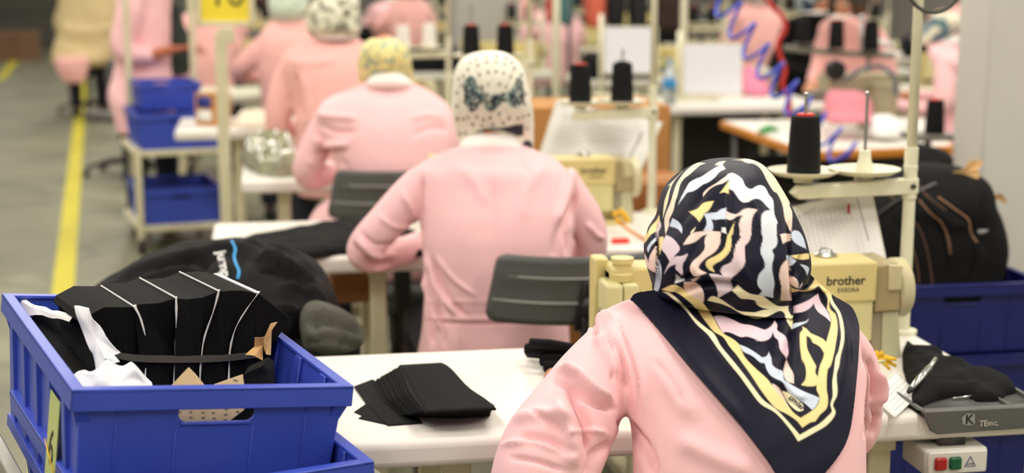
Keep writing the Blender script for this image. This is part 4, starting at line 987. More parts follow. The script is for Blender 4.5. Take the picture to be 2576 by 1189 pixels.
f1=[([(1500,795),(1560,770),(1590,762)],5,.003),([(1390,960),(1440,975),(1500,1020),(1550,1030)],6,-.006),([(1420,1100),(1470,1080),(1530,1090)],6,.005),([(1330,1030),(1400,1075),(1430,1120)],6,-.005),([(1260,1120),(1340,1110),(1420,1140)],7,.005),([(1280,1150),(1350,1160),(1420,1185)],6,-.005),([(1515,860),(1535,910),(1540,960)],5,-.005),([(1530,830),(1548,880),(1556,930)],4,.004),([(1620,1100),(1640,1150),(1645,1189)],6,-.005),([(1640,900),(1690,960),(1720,1020)],12,-.003),([(2165,900),(2172,1000),(2168,1100)],4,.004),([(2190,1010),(2205,1060),(2196,1100)],6,-.006),([(1545,790),(1577,870),(1603,958),(1606,1040)],3.2,-.0035),([(1556,790),(1590,870),(1615,958),(1618,1040)],6,.0025),
    ([(1408,928),(1450,945),(1490,985),(1540,1012)],13,.013),([(1425,965),(1462,1030),(1482,1090),(1490,1150)],14,-.014),([(1400,1000),(1430,1090),(1440,1180)],22,.010),
    ([(1495,840),(1530,900),(1552,950)],13,.008),([(1515,820),(1560,905),(1575,990)],10,-.006),([(1488,800),(1494,822),(1500,850)],8,-.012),([(1478,835),(1500,812),(1540,795)],12,.009),
    ([(1560,1060),(1582,1075),(1600,1100)],12,-.022),([(1290,1060),(1360,1040),(1450,1060)],16,.006),([(1300,1100),(1380,1110),(1450,1150)],14,-.006),([(1590,1085),(1625,1140),(1640,1189)],16,-.008),
    ([(1540,1110),(1500,1150),(1480,1210)],14,-.008),([(2185,900),(2200,950),(2196,1010)],7,-.012),([(2205,930),(2215,975),(2210,1020)],7,.008),([(2172,880),(2176,960),(2172,1100)],4,-.008),([(2178,1090),(2195,1080),(2212,1040)],8,-.008),([(1640,880),(1700,980),(1760,1060)],30,.004),([(1700,1100),(1800,1150),(1900,1189)],30,.005)]
scr=[(401,1835,1880,2.44,.02),(404,1800,1902,2.44,.08),(412,1762,1918,2.44,.13),(428,1725,1936,2.435,.175),(450,1694,1950,2.43,.205),(480,1671,1968,2.425,.235),(520,1658,1992,2.415,.255),(550,1650,2006,2.41,.262),(585,1629,2020,2.405,.268),(620,1621,2029,2.40,.27),(655,1624,2035,2.40,.268),(690,1634,2031,2.40,.255),(715,1640,2012,2.40,.235),(735,1648,1998,2.4,.215),(752,1715,1994,2.395,.2),(765,1850,1992,2.385,.18),(773,1930,1988,2.38,.15)]
def scarf1(me):
    wnoise(me,.0012,7,5)
    folds(me,[([(1836,436),(1834,500),(1830,565)],4,-.003),([(1828,440),(1760,500),(1700,580)],9,-.003),([(1848,440),(1905,520),(1935,640),(1940,740)],16,.004),([(1800,520),(1760,600),(1720,690)],12,-.005),
      ([(1986,560),(1988,650),(1993,760)],5,-.014),([(1965,560),(1970,660),(1975,760)],12,.006),([(1652,560),(1652,640),(1655,730)],4,-.010),([(1640,560),(1634,640),(1640,700)],8,.004),([(1690,705),(1715,700),(1740,690)],6,-.01),
      ([(1730,640),(1760,690),(1850,700)],10,.004),([(1700,740),(1780,712),(1870,720)],9,-.016),([(2000,700),(2010,680),(2015,640)],5,-.008),([(1850,600),(1860,660),(1900,730)],14,.004)])
    P=[]
    Zm={'1':(1600,390,5.946),'2':(1800,390,5.946),'3':(1600,570,5.946),'4':(1800,570,5.946),'5':(1640,700,5.404),'6':(1900,700,5.404),'7':(1860,900,4.756)}
    return Zm
Zm={'1':(1600,390,5.946),'2':(1800,390,5.946),'3':(1600,570,5.946),'4':(1800,570,5.946),'5':(1640,700,5.404),'6':(1900,700,5.404),'7':(1860,900,4.756)}
PC={'C':(252,242,200),'Y':(250,226,158),'P':(250,220,208),'L':(232,212,222),'B':(212,222,238),'W':(240,240,238),'M':(248,216,226),'N':NAVY}
RAW="""
C|1 480,455 700,240 600,350 540,440 500,560 480,680 435,830 400,940 415,750 430,670 470,560 515,450
CP|1 1040,120 930,115 850,150 740,240 660,340 600,440 560,560 510,720 450,860 425,950 430,1080 440,1189 490,1050 500,960 560,820 585,700 620,600 660,440 720,350 800,290 900,200 960,150
C|1 1180,145 1230,105 1340,85 1300,130 1300,160
WB|1 1230,165 1300,160 1340,205 1250,250 1180,330 1090,400 1000,440 920,500 850,540 770,560 720,620 625,745 680,620 760,470 800,410 880,360 980,320 1100,240
P|1 1385,270 1395,350 1300,420 1200,450 1100,510 1000,625 1010,560 1100,480 1200,420 1280,360 1350,310
Y|1 1396,370 1385,580 1320,555 1250,570 1320,480
Y|1 790,850 920,800 1000,720 1080,695 1165,685 1090,820 1010,880 1010,900 945,1000 890,930
B|1 1015,880 1100,865 1200,855 1270,810 1352,785 1338,960 1280,955 1200,965 1125,960 1150,1030 1150,1100 1130,1132 1005,1132 1050,1050 1055,980
PL|2 160,830 230,870 330,875 420,810 520,795 630,815 570,890 540,1000 535,1189|4 530,130 500,220 440,290 440,400 445,500 420,590 330,690 250,760 230,800 120,740 75,660 110,590 230,530 270,440 300,280 380,155 360,120 370,80 360,0|2 370,1140 355,1030 370,960 410,900 330,910 270,950 220,970 155,950
WB|2 205,275 250,265 330,300 400,360 440,450 480,490 540,505 600,470 670,448 740,480 800,590 860,670 880,880 930,1015 915,1030 915,1189|4 905,100 925,220 900,300 850,350 875,430 845,580 860,720 880,850 865,960 865,1065 760,1040 650,1015 700,960 640,890 630,790 660,700 735,610 735,530 680,400 680,300 710,180 690,80|2 690,1189 685,1080 690,900 740,840 825,815 760,760 700,690 640,655 560,660 500,695 430,710 370,680 310,600 260,530 205,500
CP|2 360,70 410,55 520,50 600,66 660,100 760,190 900,350 1040,540 1110,700 1105,750 1145,850 1145,1000 1130,1165 1090,1080 1040,960 1000,740 920,570 870,540 780,400 700,240 640,170 560,125 480,118
B|4 1135,130 1150,70 1200,55 1260,80 1320,180 1360,330 1270,290 1190,240 1140,170
P|4 965,115 1040,100 1125,110 1120,210 1060,225 1010,255
Y|4 1110,430 1240,415 1370,400 1400,400 1400,480 1320,492 1210,480
B|4 1065,430 1095,420 1150,470 1210,510 1150,570 1095,590 1080,500 1060,470
B|4 1270,560 1350,580 1400,620 1370,730 1340,650
P|4 1065,490 1085,520 1100,700 1120,900 1140,1100 1060,1105 970,1100 985,900 955,750 970,620 1010,550
P|4 1110,745 1180,755 1240,830 1240,920 1180,900 1120,840
L|4 1300,830 1305,860 1260,930 1255,900
Y|1 160,1189 220,1070 300,980 350,890 350,980 310,1080|3 300,60 220,120 140,230 110,250 110,130 170,20
L|1 350,960 375,1050 345,1130|3 340,60 340,150 310,180 305,60
B|3 300,155 300,200 230,280 180,390 165,320 220,230
P|3 305,280 305,500 290,690 200,640 120,540 105,400 140,420 185,530 200,450 240,370
Y|3 340,155 410,150 410,200 385,310 355,415 345,300
L|3 450,125 530,160 610,240 655,330 590,420 505,525 440,410 385,330 400,220
B|3 335,490 375,590 380,700 360,870 330,960 265,960 290,800 310,650
B|1 545,940 640,1000 690,1090 685,1170 620,1100 500,1060
L|3 780,395 740,490 700,560 700,700 690,735 630,670 590,630 600,560 500,600 415,715 440,650 500,530 580,450 690,435
W|3 600,710 650,750 735,795 650,825 575,850 600,780
C|3 890,0 870,60 820,110 818,80
P|3 850,95 960,72 1100,62 1265,75 1265,150 1255,250 1210,340 1150,400 1030,480 945,580 950,630 1060,690 960,725 890,742 830,700 805,610 850,520 960,420 1030,320 1025,230 1035,160 1070,110 990,140 900,215 800,255 700,272 780,150
W|3 1285,10 1340,10 1355,105 1280,80
Y|1 1475,1000 1455,1100 1445,1189|3 1425,130 1425,300 1380,400 1280,500 1190,550 1150,590 1175,680 1090,640 1040,560 1080,490 1200,430 1300,350 1345,250 1370,120|1 1380,1189 1430,1080
"""
RAW2="""
YY|6 485,120 560,150 680,155 740,120 810,0 900,100 1030,215 1005,330 1020,420 1090,500 1120,680 1090,900 1060,1050 1020,1189|7 1050,150 1040,380 1055,480 1040,600 960,680 900,760 850,770 750,835 680,750 560,670 460,620 380,550 250,380 130,200 20,50|5 1150,1050 1050,930 970,810 850,740 800,690 700,560 590,400 450,270 330,190 240,180 130,150 300,85 450,160 600,260 700,340 830,530 960,740 1100,830 1190,910 1260,1060 1370,1189|7 330,250 400,350 560,550 650,660 730,720 870,630 930,570 955,470 920,380 930,250 960,100 1000,0|6 960,880 1030,600 1000,470 975,430 985,300 950,210 860,105 800,140 690,170 600,170 495,190
C|5 140,180 230,190 330,260 450,380 560,520 640,600 750,690 840,760 930,920 1060,1080 1150,1189|7 80,240 200,400 290,510 430,610 550,730 720,920 860,840 950,790 1050,700 1100,640 1085,560 1115,450 1110,300 1130,150 1150,0|6 1130,1000 1165,800 1150,650 1110,480 1020,340 1025,240 1060,330 1150,470 1195,660 1200,850 1160,1050 1140,1189|7 1165,200 1165,440 1115,560 1145,660 1050,795 900,890 700,1000 600,850 430,660 250,550 120,380 0,210|5 1080,1189 900,960 760,770 600,620 460,440 300,290 200,210
L|3 1100,700 1250,720 1400,790 1435,880 1435,940 1320,1010 1225,1070 1220,960 1180,840 1120,760
P|3 720,830 870,825 960,890 1010,980 1015,1090 1000,1135 860,1050 725,940
P|3 820,800 930,750 960,740 870,825
C|5 755,300 790,255 840,240 950,290 1080,380 1180,440 1400,460|6 0,460 100,430 190,415 100,400 30,360 0,320|5 1440,350 1400,300 1310,280 1210,270 1150,220 1085,165 1170,90 1250,160 1350,210 1513,235|6 130,255 200,310 300,370 380,378 450,370 455,440 515,560 500,700 440,620 410,530 400,480 340,440 200,500 80,550 0,555|5 1350,540 1200,470 1080,400 960,350 860,325
M|5 840,530 880,512 960,515 1100,570 1220,625 1350,645 1513,700|6 60,690 130,705 200,670 240,620 262,570 300,640 300,710 400,790 440,900 460,1010 430,1100 330,970 310,850 260,800 240,730 200,820 100,860 0,850|5 1450,850 1290,797 1210,805 1080,750 1010,735 965,745
B|5 1190,905 1300,950 1400,1010 1490,1075|6 60,1075 120,1075 160,1050 185,1005 215,1080 225,1150|7 380,0 390,80 440,130 520,170 530,260 560,290 760,400 890,450 955,480 920,570 870,625 760,530 620,450 560,350 520,290 450,260 370,210 320,130 300,70 250,60 180,0|5 1330,1040 1250,1000
M|6 520,385 640,340 740,290 810,240 855,205 880,310 960,430 1010,520 1025,605 960,540 860,470 810,400 795,345 740,410 650,460 525,480
B|6 515,630 580,610 680,590 725,555 700,600 620,640 500,700
Y|6 635,660 690,690 750,750 860,800 930,840 960,890 930,1020 880,940 820,900 780,880 740,810 690,790 700,950 760,1080 820,1189|7 915,100 905,180 935,240 920,325 830,342 735,328 785,260 795,150 770,60 735,0|6 640,1150 610,1000 605,760 640,700
P|7 570,20 600,110 645,200 650,310 560,280 530,180 545,90
P|7 390,310 480,350 510,440 580,580 470,440 400,350
C|7 515,390 600,420 700,500 765,580 760,630 700,640 620,580 540,480
"""
def smooth_poly(p):
    p=np.array(p);n=len(p);out=[]
    for i in range(n):
        a,b,c,d=p[i-1],p[i],p[(i+1)%n],p[(i+2)%n]
        def corner(x,y,z):
            u=y-x;v=z-y;return (u@v)/(np.linalg.norm(u)*np.linalg.norm(v)+1e-9)<.35
        m1=np.zeros(2) if corner(a,b,c) else (c-a)/2
        m2=np.zeros(2) if corner(b,c,d) else (d-b)/2
        L=np.linalg.norm(c-b)
        if not m1.any(): m1=(c-b)*.8
        if not m2.any(): m2=(c-b)*.8
        m1=m1/(np.linalg.norm(m1)+1e-9)*L;m2=m2/(np.linalg.norm(m2)+1e-9)*L
        for t in(0,.25,.5,.75):
            out.append((2*t**3-3*t**2+1)*b+(t**3-2*t**2+t)*m1+(-2*t**3+3*t**2)*c+(t**3-t**2)*m2)
    return np.array(out)
def parse(raw):
    L=[]
    for ln in raw.strip().split('\n'):
        h,*segs=ln.split('|');pts=[]
        for s in segs:
            tg,rest=s.split(' ',1);ox,oy,sc=Zm[tg]
            for q in rest.split():
                x,y=q.split(',');pts.append((ox+float(x)/sc,oy+float(y)/sc))
        L.append((smooth_poly(pts),PC[h[0]],PC[h[1]] if len(h)>1 else None))
    return L
M_scarf=mat('scarf_print',None,.5,.02,30,.04,600,attr='pattern',spec=.18)
def paint1(me):
    scarf1(me);paint(me,NAVY,parse(RAW)+parse(RAW2)[:0],aa=1.1)
pa,coat1,sc1=person('person seated nearest the camera in pink coat and navy, cream and lilac patterned headscarf',c1rows,[la,ra],{'c':(1848,590,2.43),'pitch':.55,'s':1.0},
   None,None,M_pink,vox=.0045,fl=[(a,b*.85,c*1.8) for a,b,c in f1],noise=.0016,sub=0)
# head scarf as its own fine mesh
bm=B();loft_px(bm,scr,m=260,n=420,pw=2.2)
bmesh.ops.recalc_face_normals(bm,faces=bm.faces);me=D.meshes.new('hs');bm.to_mesh(me);bm.free()
scarf1(me)
hc=V(at(1848,590,2.43))
bm=B();bm.from_mesh(me);D.meshes.remove(me)
Fd=Vector((0,math.cos(.55),-math.sin(.55)));fc=hc+Fd*.1-Vector((0,0,.01))
bmesh.ops.delete(bm,geom=[v for v in bm.verts if ((v.co-fc)-Fd*(v.co-fc).dot(Fd)).length<.07 and (v.co-hc).dot(Fd)>.03],context='VERTS')
me=D.meshes.new('hs');bm.to_mesh(me);bm.free();paint(me,NAVY,parse(RAW2)[:-1]+parse(RAW),aa=1.1)
hs=make('headscarf',me,M_scarf,pa,world=True);md=hs.modifiers.new('s','SOLIDIFY');md.thickness=.002;md.offset=-1
# shawl draped over the shoulders
SH=np.array([(1586,752),(1600,738),(1640,731),(1690,722),(1720,700),(1760,690),(1850,685),(1990,685),(2033,688),(2050,702),(2091,740),(2118,757),(2141,772),(2155,798),(2162,830),(2160,885),(2156,942),(2146,1034),(2133,1100),(2106,1150),(2060,1205),(2010,1245),(1955,1195),(1929,1155),(1860,1066),(1733,920),(1681,857),(1640,809),(1610,775)],float)
def wbvh(objs):
    vs=[];fs=[];o=0
    for ob in objs:
        M=Matrix.Translation(ob.parent.location) if ob.parent else Matrix()
        vs+= [M@v.co for v in ob.data.vertices];fs+=[[i+o for i in p.vertices] for p in ob.data.polygons];o=len(vs)
    return BVHTree.FromPolygons(vs,fs)
bvb=wbvh([coat1,[c for c in pa.children if c.name.startswith('body')][0]])
st=2.0;x0,y0=1580,680;nx,ny=294,286
GX,GY=np.meshgrid(x0+np.arange(nx)*st,y0+np.arange(ny)*st,indexing='ij')
Dp=np.full((nx,ny),np.nan)
for i in range(0,nx,2):
    for j in range(0,ny,2):
        d=V(FW+RT*((GX[i,j]-W/2)/F)-UP*((GY[i,j]-H/2)/F));dn=d.length;h=bvb.ray_cast(Vector(CAM),d/dn)
        if h[0] is not None: Dp[i,j]=h[3]/dn
lim=np.full((nx,ny),9.);m=~np.isnan(Dp);lim[m]=Dp[m]
l2=lim[::2,::2].copy()
g=np.where(l2<5,l2-.012,2.38)
for it in range(260):
    p=np.pad(g,1,mode='edge');av=(p[:-2,1:-1]+p[2:,1:-1]+p[1:-1,:-2]+p[1:-1,2:])/4
    g=np.minimum(av,np.where(l2<5,l2-.009,9.))
gx=np.arange(g.shape[0])*2;gy=np.arange(g.shape[1])*2
def up2(a):
    A=np.array([np.interp(np.arange(nx),gx,a[:,j]) for j in range(a.shape[1])]).T
    return np.array([np.interp(np.arange(ny),gy,A[i]) for i in range(nx)])
G=up2(g)
Q=np.stack([GX.ravel(),GY.ravel()],1);dz=np.zeros(len(Q))
for line,w,amp in[([(1990,760),(1992,800),(1975,900),(1962,950)],7,-.010),([(1970,760),(1965,830),(1945,900)],16,.006),([(2005,770),(2010,850),(1990,930)],14,.004),([(1700,740),(1790,850),(1900,985)],12,.005),([(1740,760),(1850,880),(1950,975)],10,-.005),
    ([(1965,950),(2000,990),(2030,1000)],8,.006),([(1950,965),(1990,1020)],6,-.006),([(1800,720),(1900,770),(1985,775)],12,-.006),([(2060,720),(2110,800),(2120,900),(2100,1010)],12,.006),([(2085,740),(2130,830),(2135,930)],8,-.005),([(2000,730),(2050,725),(2085,735)],6,.008),([(1650,790),(1760,930),(1880,1070)],18,.004),([(1880,720),(1930,800),(1940,860)],10,.004)]:
    d,t=segdist(Q,cat(line,max(2,len(line)*5)));dz+=amp*np.exp(-(d/w)**2)*np.clip(np.minimum(t,1-t)*5+.15,0,1)
dz+=.0012*np.sin(Q[:,0]*.035+Q[:,1]*.02)*np.sin(Q[:,1]*.03-Q[:,0]*.01)
G=G-dz.reshape(nx,ny)
n=len(SH);SS=cat(np.vstack([SH,SH[:1]]),n*5)
dd=np.full(len(Q),1e9);ins=np.zeros(len(Q),bool);near=Q.copy()
for i in range(len(SS)-1):
    a=SS[i];b=SS[i+1];e=b-a;t=np.clip(((Q-a)@e)/max(e@e,1e-12),0,1);nn=a+t[:,None]*e;q=np.hypot(*(Q-nn).T);mm=q<dd;near[mm]=nn[mm];dd=np.minimum(dd,q)
    c=(a[1]>Q[:,1])!=(b[1]>Q[:,1])
    with np.errstate(divide='ignore',invalid='ignore'): xx=(b[0]-a[0])*(Q[:,1]-a[1])/(b[1]-a[1])+a[0]
    ins^=c&(Q[:,0]<xx)
keep=(ins|(dd<st*.8)).reshape(nx,ny);QQ=np.where((~ins)[:,None],near,Q)
PP=(CAM+ (FW[None]+RT[None]*((QQ[:,:1]-W/2)/F)-UP[None]*((QQ[:,1:]-H/2)/F))*G.ravel()[:,None])
idx=-np.ones(nx*ny,int);ks=np.where(keep.ravel())[0];idx[ks]=np.arange(len(ks));id2=idx.reshape(nx,ny)
fa=np.stack([id2[:-1,:-1],id2[:-1,1:],id2[1:,1:],id2[1:,:-1]],-1).reshape(-1,4);fa=fa[(fa>=0).all(1)]
me=D.meshes.new('shawl');me.from_pydata(PP[ks].tolist(),[],fa.tolist());me.update();paint(me,NAVY,parse(RAW2),aa=1.1)
bvS=BVHTree.FromPolygons([v.co for v in me.vertices],[p.vertices for p in me.polygons])
sh_=make('shawl',me,M_scarf,pa,world=True);md=sh_.modifiers.new('s','SOLIDIFY');md.thickness=.0025;md.offset=0
tm=text_mesh('umler',.03,.0006,bold=True,shear=.2);q=[]
for p in vco(tm):
    a=math.radians(40);s=1080;x=2004+(p[0]*math.cos(a)+p[1]*math.sin(a))*s*.62;y=1012+(p[0]*math.sin(a)-p[1]*math.cos(a))*s*.62
    h=cast(bvS,x,y,.002+p[2]);q.append(list(h) if h else list(at(x,y,2.25)))
setco(tm,np.array(q));make('printed_script',tm,M_ink,sh_,smooth=False,world=True)
# ---------------------------------------------------------------- worker 2 (polka dots)
z2=3.97
c2rows=[(356,1205,1268,z2+.03,.15),(362,1170,1304,z2+.035,.17),(370,1148,1326,z2+.04,.175),(384,1112,1362,z2+.03,.185),(400,1075,1398,z2+.02,.2),(425,1045,1422,z2,.21),(470,1040,1442,z2-.01,.225),(540,1052,1444,z2-.03,.235),(610,1062,1440,z2-.04,.24),(700,1068,1436,z2-.03,.25),(780,1066,1432,z2-.01,.26),(860,1056,1434,z2+.0,.28),(940,1040,1450,z2+.03,.32),(990,1060,1430,z2+.05,.3)]
l2={'sleeve':[(1085,440,z2,42),(1040,485,z2-.01,50),(985,545,z2-.02,50),(935,600,z2-.02,48),(915,632,z2,44),(935,645,z2+.06,42),(1000,635,z2+.18,38),(1070,610,z2+.32,32)],'wrist':(1110,597,z2+.42),'dir':(.15,1,-.02),'curl':.5,'side':1}
r2={'sleeve':[(1405,440,z2,42),(1440,500,z2,46),(1475,560,z2+.01,46),(1488,610,z2+.03,42),(1480,632,z2+.06,40),(1450,620,z2+.2,36),(1400,600,z2+.34,32)],'wrist':(1370,588,z2+.44),'dir':(-.2,1,-.02),'curl':.5,'side':-1}
f2=[([(1095,640),(1140,700),(1200,745)],5,.006),([(1078,660),(1095,730),(1125,790)],4,-.007),([(1100,760),(1115,820),(1120,875)],4,-.006),([(1130,750),(1150,800),(1160,870)],5,.005),([(880,640),(920,675),(980,672)],5,.006),([(905,580),(945,615),(1010,610)],5,-.006),([(950,540),(990,570),(1040,570)],5,.005),([(1060,752),(1200,758),(1430,752)],3,.003),([(1440,560),(1415,620),(1420,680)],5,.005),([(1240,420),(1242,500),(1243,620)],4,-.003),([(1062,440),(1058,520),(1064,600)],7,-.012),([(1072,640),(1100,720),(1150,790)],8,.012),([(1068,690),(1090,770),(1110,830)],7,.012),([(1085,650),(1120,740),(1180,800)],6,-.010),([(1070,730),(1082,800),(1090,870)],6,-.01),
    ([(900,600),(940,640),(1000,640)],9,.010),([(885,610),(930,660),(990,662)],8,-.012),([(1010,480),(1040,540),(1050,600)],9,.008),([(1430,520),(1400,600),(1390,660)],10,-.008),([(1440,430),(1420,500),(1400,570)],12,.012),([(1455,470),(1430,560),(1425,640)],7,-.014),([(1475,560),(1500,590),(1520,600)],7,.01),
    ([(1060,805),(1200,812),(1430,806)],4,-.007),([(1060,798),(1200,803),(1430,797)],5,.004),([(1110,400),(1180,440),(1230,520)],18,.004),([(1380,410),(1330,470),(1310,560)],18,.004),([(1240,430),(1240,600),(1245,760)],25,-.005),([(1290,380),(1310,410),(1330,440)],7,-.004)]
s2rows=[(129,1215,1248,z2+.0,.03),(133,1190,1272,z2+.0,.09),(143,1168,1292,z2+.0,.13),(160,1152,1310,z2+.005,.165),(185,1143,1321,z2+.01,.19),(215,1139,1328,z2+.02,.205),(250,1138,1336,z2+.035,.215),(285,1138,1341,z2+.06,.21),(310,1142,1343,z2+.085,.2),(335,1148,1343,z2+.105,.18),(360,1156,1342,z2+.11,.16),(380,1170,1341,z2+.11,.14),(388,1290,1336,z2+.12,.08)]
z3o=(900,0,2.973)
def paint2(me):
    rs=np.random.RandomState(2)
    pol=[]
    Z3=lambda pts:[(900+x/2.973,y/2.973) for x,y in pts]
    dk=(44,56,66)
    pol.append((smooth_poly(Z3([(820,585),(870,568),(885,620),(940,690),(1000,720),(1080,705),(1150,680),(1185,600),(1210,580),(1240,660),(1228,780),(1180,800),(1130,770),(1080,760),(1020,820),(970,810),(940,760),(900,790),(860,830),(820,790),(800,730),(800,650)])),dk,None))
    main=np.array(pol[0][0]);pol=[]
    def inside(x,y):
        c=False
        for i in range(len(main)):
            (x1,y1),(x2,y2)=main[i],main[i-1]
            if (y1>y)!=(y2>y) and x<(x2-x1)*(y-y1)/(y2-y1)+x1:c=not c
        return c
    for k in range(1700):
        x=rs.uniform(1165,1320);y=rs.uniform(188,288)
        if not inside(x,y):continue
        r=rs.uniform(2.5,6.5);cc=[(40,50,60),(34,40,50),(40,50,60),(150,172,164),(70,90,96),(210,212,198)][rs.randint(6)]
        pol.append(([(x+r*math.cos(a)*rs.uniform(.6,1.1)*.7,y+r*math.sin(a)*rs.uniform(.7,1.5)) for a in np.linspace(0,6.28,8)[:-1]],cc,None))
    pol.append((smooth_poly(Z3([(870,990),(960,960),(1080,955),(1180,930),(1240,930),(1240,1010),(1200,1020),(1150,1000),(1060,975),(960,985)])),(50,48,58),None))
    pol.append((smooth_poly(Z3([(1130,1010),(1200,1080),(1260,1150),(1310,1140),(1300,1060),(1250,1045),(1230,1080)])),(70,66,76),None))
    for x,y in[(885,445),(960,425),(1040,420),(1110,435),(965,465),(1035,465),(900,485),(1100,480),(1170,510),(910,560),(975,540),(1035,535),(1090,545),(1145,575),(975,630),(1060,630),(930,650),(1110,650),(740,695),(740,795),(795,760),(745,890),(790,890),(825,880),(890,875),(860,820),(1060,850),(1130,885),(1200,885),(1240,870),(1265,960),(1010,935),(980,825),(850,825),(765,1000),(805,995),(755,590),(825,520),(1250,780),(1260,700),(1280,860),(1225,560),(940,895),(990,880),(1090,920),(780,640),(790,570),(860,930),(930,940),(1190,960),(840,470),(1150,465)]:
        c=Z3([(x,y)])[0];r=3.7*rs.uniform(.8,1.15);pol.append(([(c[0]+r*math.cos(a)*.9,c[1]+r*1.1*math.sin(a)) for a in np.linspace(0,6.28,9)[:-1]],(34,32,34),None))
    paint(me,(246,240,222),pol,aa=1.6)
pb,coat2,_=person('person seated at the second table in pink coat and white headscarf with black polka dots',c2rows,[l2,r2],{'c':(1240,248,z2+.03),'pitch':.45,'s':.92},s2rows,M_scarf,M_pink,vox=.0055,fl=[(a,b*.9,c*1.35) for a,b,c in f2],noise=.002,
    scarf_vox=.0035,scarf_noise=.0012,scarf_fl=[([(1245,150),(1243,200),(1240,270)],4,.004),([(1240,290),(1215,240),(1190,160)],5,-.004),([(1240,290),(1275,230),(1300,170)],6,-.004),([(1240,270),(1230,320),(1225,350)],5,-.005),([(1160,200),(1158,280),(1175,350)],6,-.005),([(1325,240),(1310,300),(1320,370)],6,-.006),([(1255,280),(1275,310),(1310,340)],5,.005)],
    paintf=paint2,collar=[(331,1215,1260,z2+.05,.11),(336,1190,1285,z2+.045,.14),(346,1172,1298,z2+.04,.16),(358,1160,1308,z2+.04,.17),(372,1153,1316,z2+.045,.165),(384,1150,1322,z2+.06,.14)])
# ---------------------------------------------------------------- worker 3 (yellow scarf)
z3=5.35
c3rows=[(200,935,1015,z3+.06,.1),(212,905,1045,z3+.05,.14),(228,868,1080,z3+.03,.18),(250,820,1112,z3,.22),(280,798,1136,z3-.02,.24),(320,805,1148,z3-.04,.25),(370,830,1150,z3-.05,.25),(430,848,1148,z3-.05,.26),(480,845,1140,z3-.03,.27),(530,790,1135,z3,.32),(600,764,1130,z3+.03,.36),(660,764,1130,z3+.05,.36),(690,790,1110,z3+.05,.3)]
l3={'sleeve':[(835,285,z3,34),(810,335,z3,40),(785,390,z3,40),(772,430,z3+.01,36),(785,448,z3+.06,32),(830,435,z3+.2,26),(880,415,z3+.32,22)],'wrist':(905,408,z3+.4),'dir':(.15,1,-.02),'curl':.5,'side':1}
r3={'sleeve':[(1105,285,z3,32),(1135,340,z3,34),(1150,390,z3+.02,32),(1145,425,z3+.1,28),(1110,410,z3+.3,22)],'wrist':(1090,402,z3+.42),'dir':(-.15,1,-.02),'curl':.5,'side':-1}
f3=[([(800,285),(830,295),(900,300)],7,.02),([(800,310),(840,330),(900,330)],6,-.016),([(785,350),(830,365),(880,362)],8,.022),([(790,385),(830,380),(870,378)],6,-.018),([(850,400),(870,420),(880,470)],7,-.012),([(770,400),(800,420),(830,415)],6,.012),([(1040,340),(1090,320),(1130,330)],8,-.01),([(1030,300),(1080,290),(1120,300)],8,.01)]
M_s3=cmat('scarf_yellow',(250,240,170),(222,200,120),30,.5,(140,186,180))
s3rows=[(93,955,985,z3+.02,.03),(97,935,1002,z3+.02,.1),(108,918,1015,z3+.01,.15),(125,907,1026,z3+.01,.18),(150,901,1034,z3+.03,.2),(172,900,1038,z3+.07,.2),(192,901,1038,z3+.11,.18),(208,905,1034,z3+.13,.14),(218,915,1025,z3+.14,.1)]
person('person seated at the third table in pink coat and yellow green patterned headscarf',c3rows,[l3,r3],{'c':(968,160,z3+.04),'pitch':.6,'s':.92},s3rows,M_s3,M_pink,vox=.008,fl=f3,noise=.003,
    scarf_vox=.006,collar=[(180,955,998,z3+.0,.06),(188,938,1015,z3-.005,.1),(200,925,1030,z3+.0,.15),(212,918,1040,z3+.02,.17),(220,930,1030,z3+.03,.15)])
# ---------------------------------------------------------------- worker 4 (grey flowered scarf)
z4=7.0
c4rows=[(88,800,885,z4+.06,.1),(100,772,905,z4+.05,.15),(116,735,935,z4+.02,.2),(140,712,950,z4,.23),(175,708,958,z4-.02,.24),(230,735,955,z4-.03,.25),(300,745,950,z4-.03,.26),(370,745,945,z4,.28),(430,740,945,z4+.03,.32),(490,750,930,z4+.05,.3)]
l4={'sleeve':[(735,150,z4,26),(718,195,z4,33),(705,250,z4,34),(698,300,z4,33),(702,330,z4+.03,30),(740,325,z4+.2,24),(790,305,z4+.35,19)],'wrist':(815,300,z4+.42),'dir':(.1,1,-.02),'curl':.5,'side':1}
r4={'sleeve':[(925,150,z4,25),(945,200,z4,28),(955,260,z4+.02,28),(945,300,z4+.15,24),(900,300,z4+.35,18)],'wrist':(880,296,z4+.42),'dir':(-.1,1,-.02),'curl':.5,'side':-1}
M_s4=cmat('scarf_floral',(238,236,214),(226,222,196),16,.48,(84,80,72))
person('person seated at the fourth table in pink coat and cream scarf with grey flowers',c4rows,[l4,r4],{'c':(838,38,z4+.03),'pitch':.4,'s':1.0},[(-42,815,860,z4+.02,.05),(-34,798,878,z4+.02,.14),(-15,780,896,z4+.01,.2),(15,770,905,z4,.23),(50,769,907,z4,.24),(80,775,906,z4,.2),(98,795,890,z4+.03,.12)],M_s4,M_pink2,vox=.014,
    fl=[([(735,180),(750,230),(755,300)],6,-.03),([(760,190),(775,260),(780,330)],8,.012),([(720,150),(770,160),(850,150)],8,.01)],noise=.004,scarf_vox=.009,collar=[(72,808,868,z4,.12),(85,795,885,z4+.01,.18),(98,790,905,z4+.03,.2)])
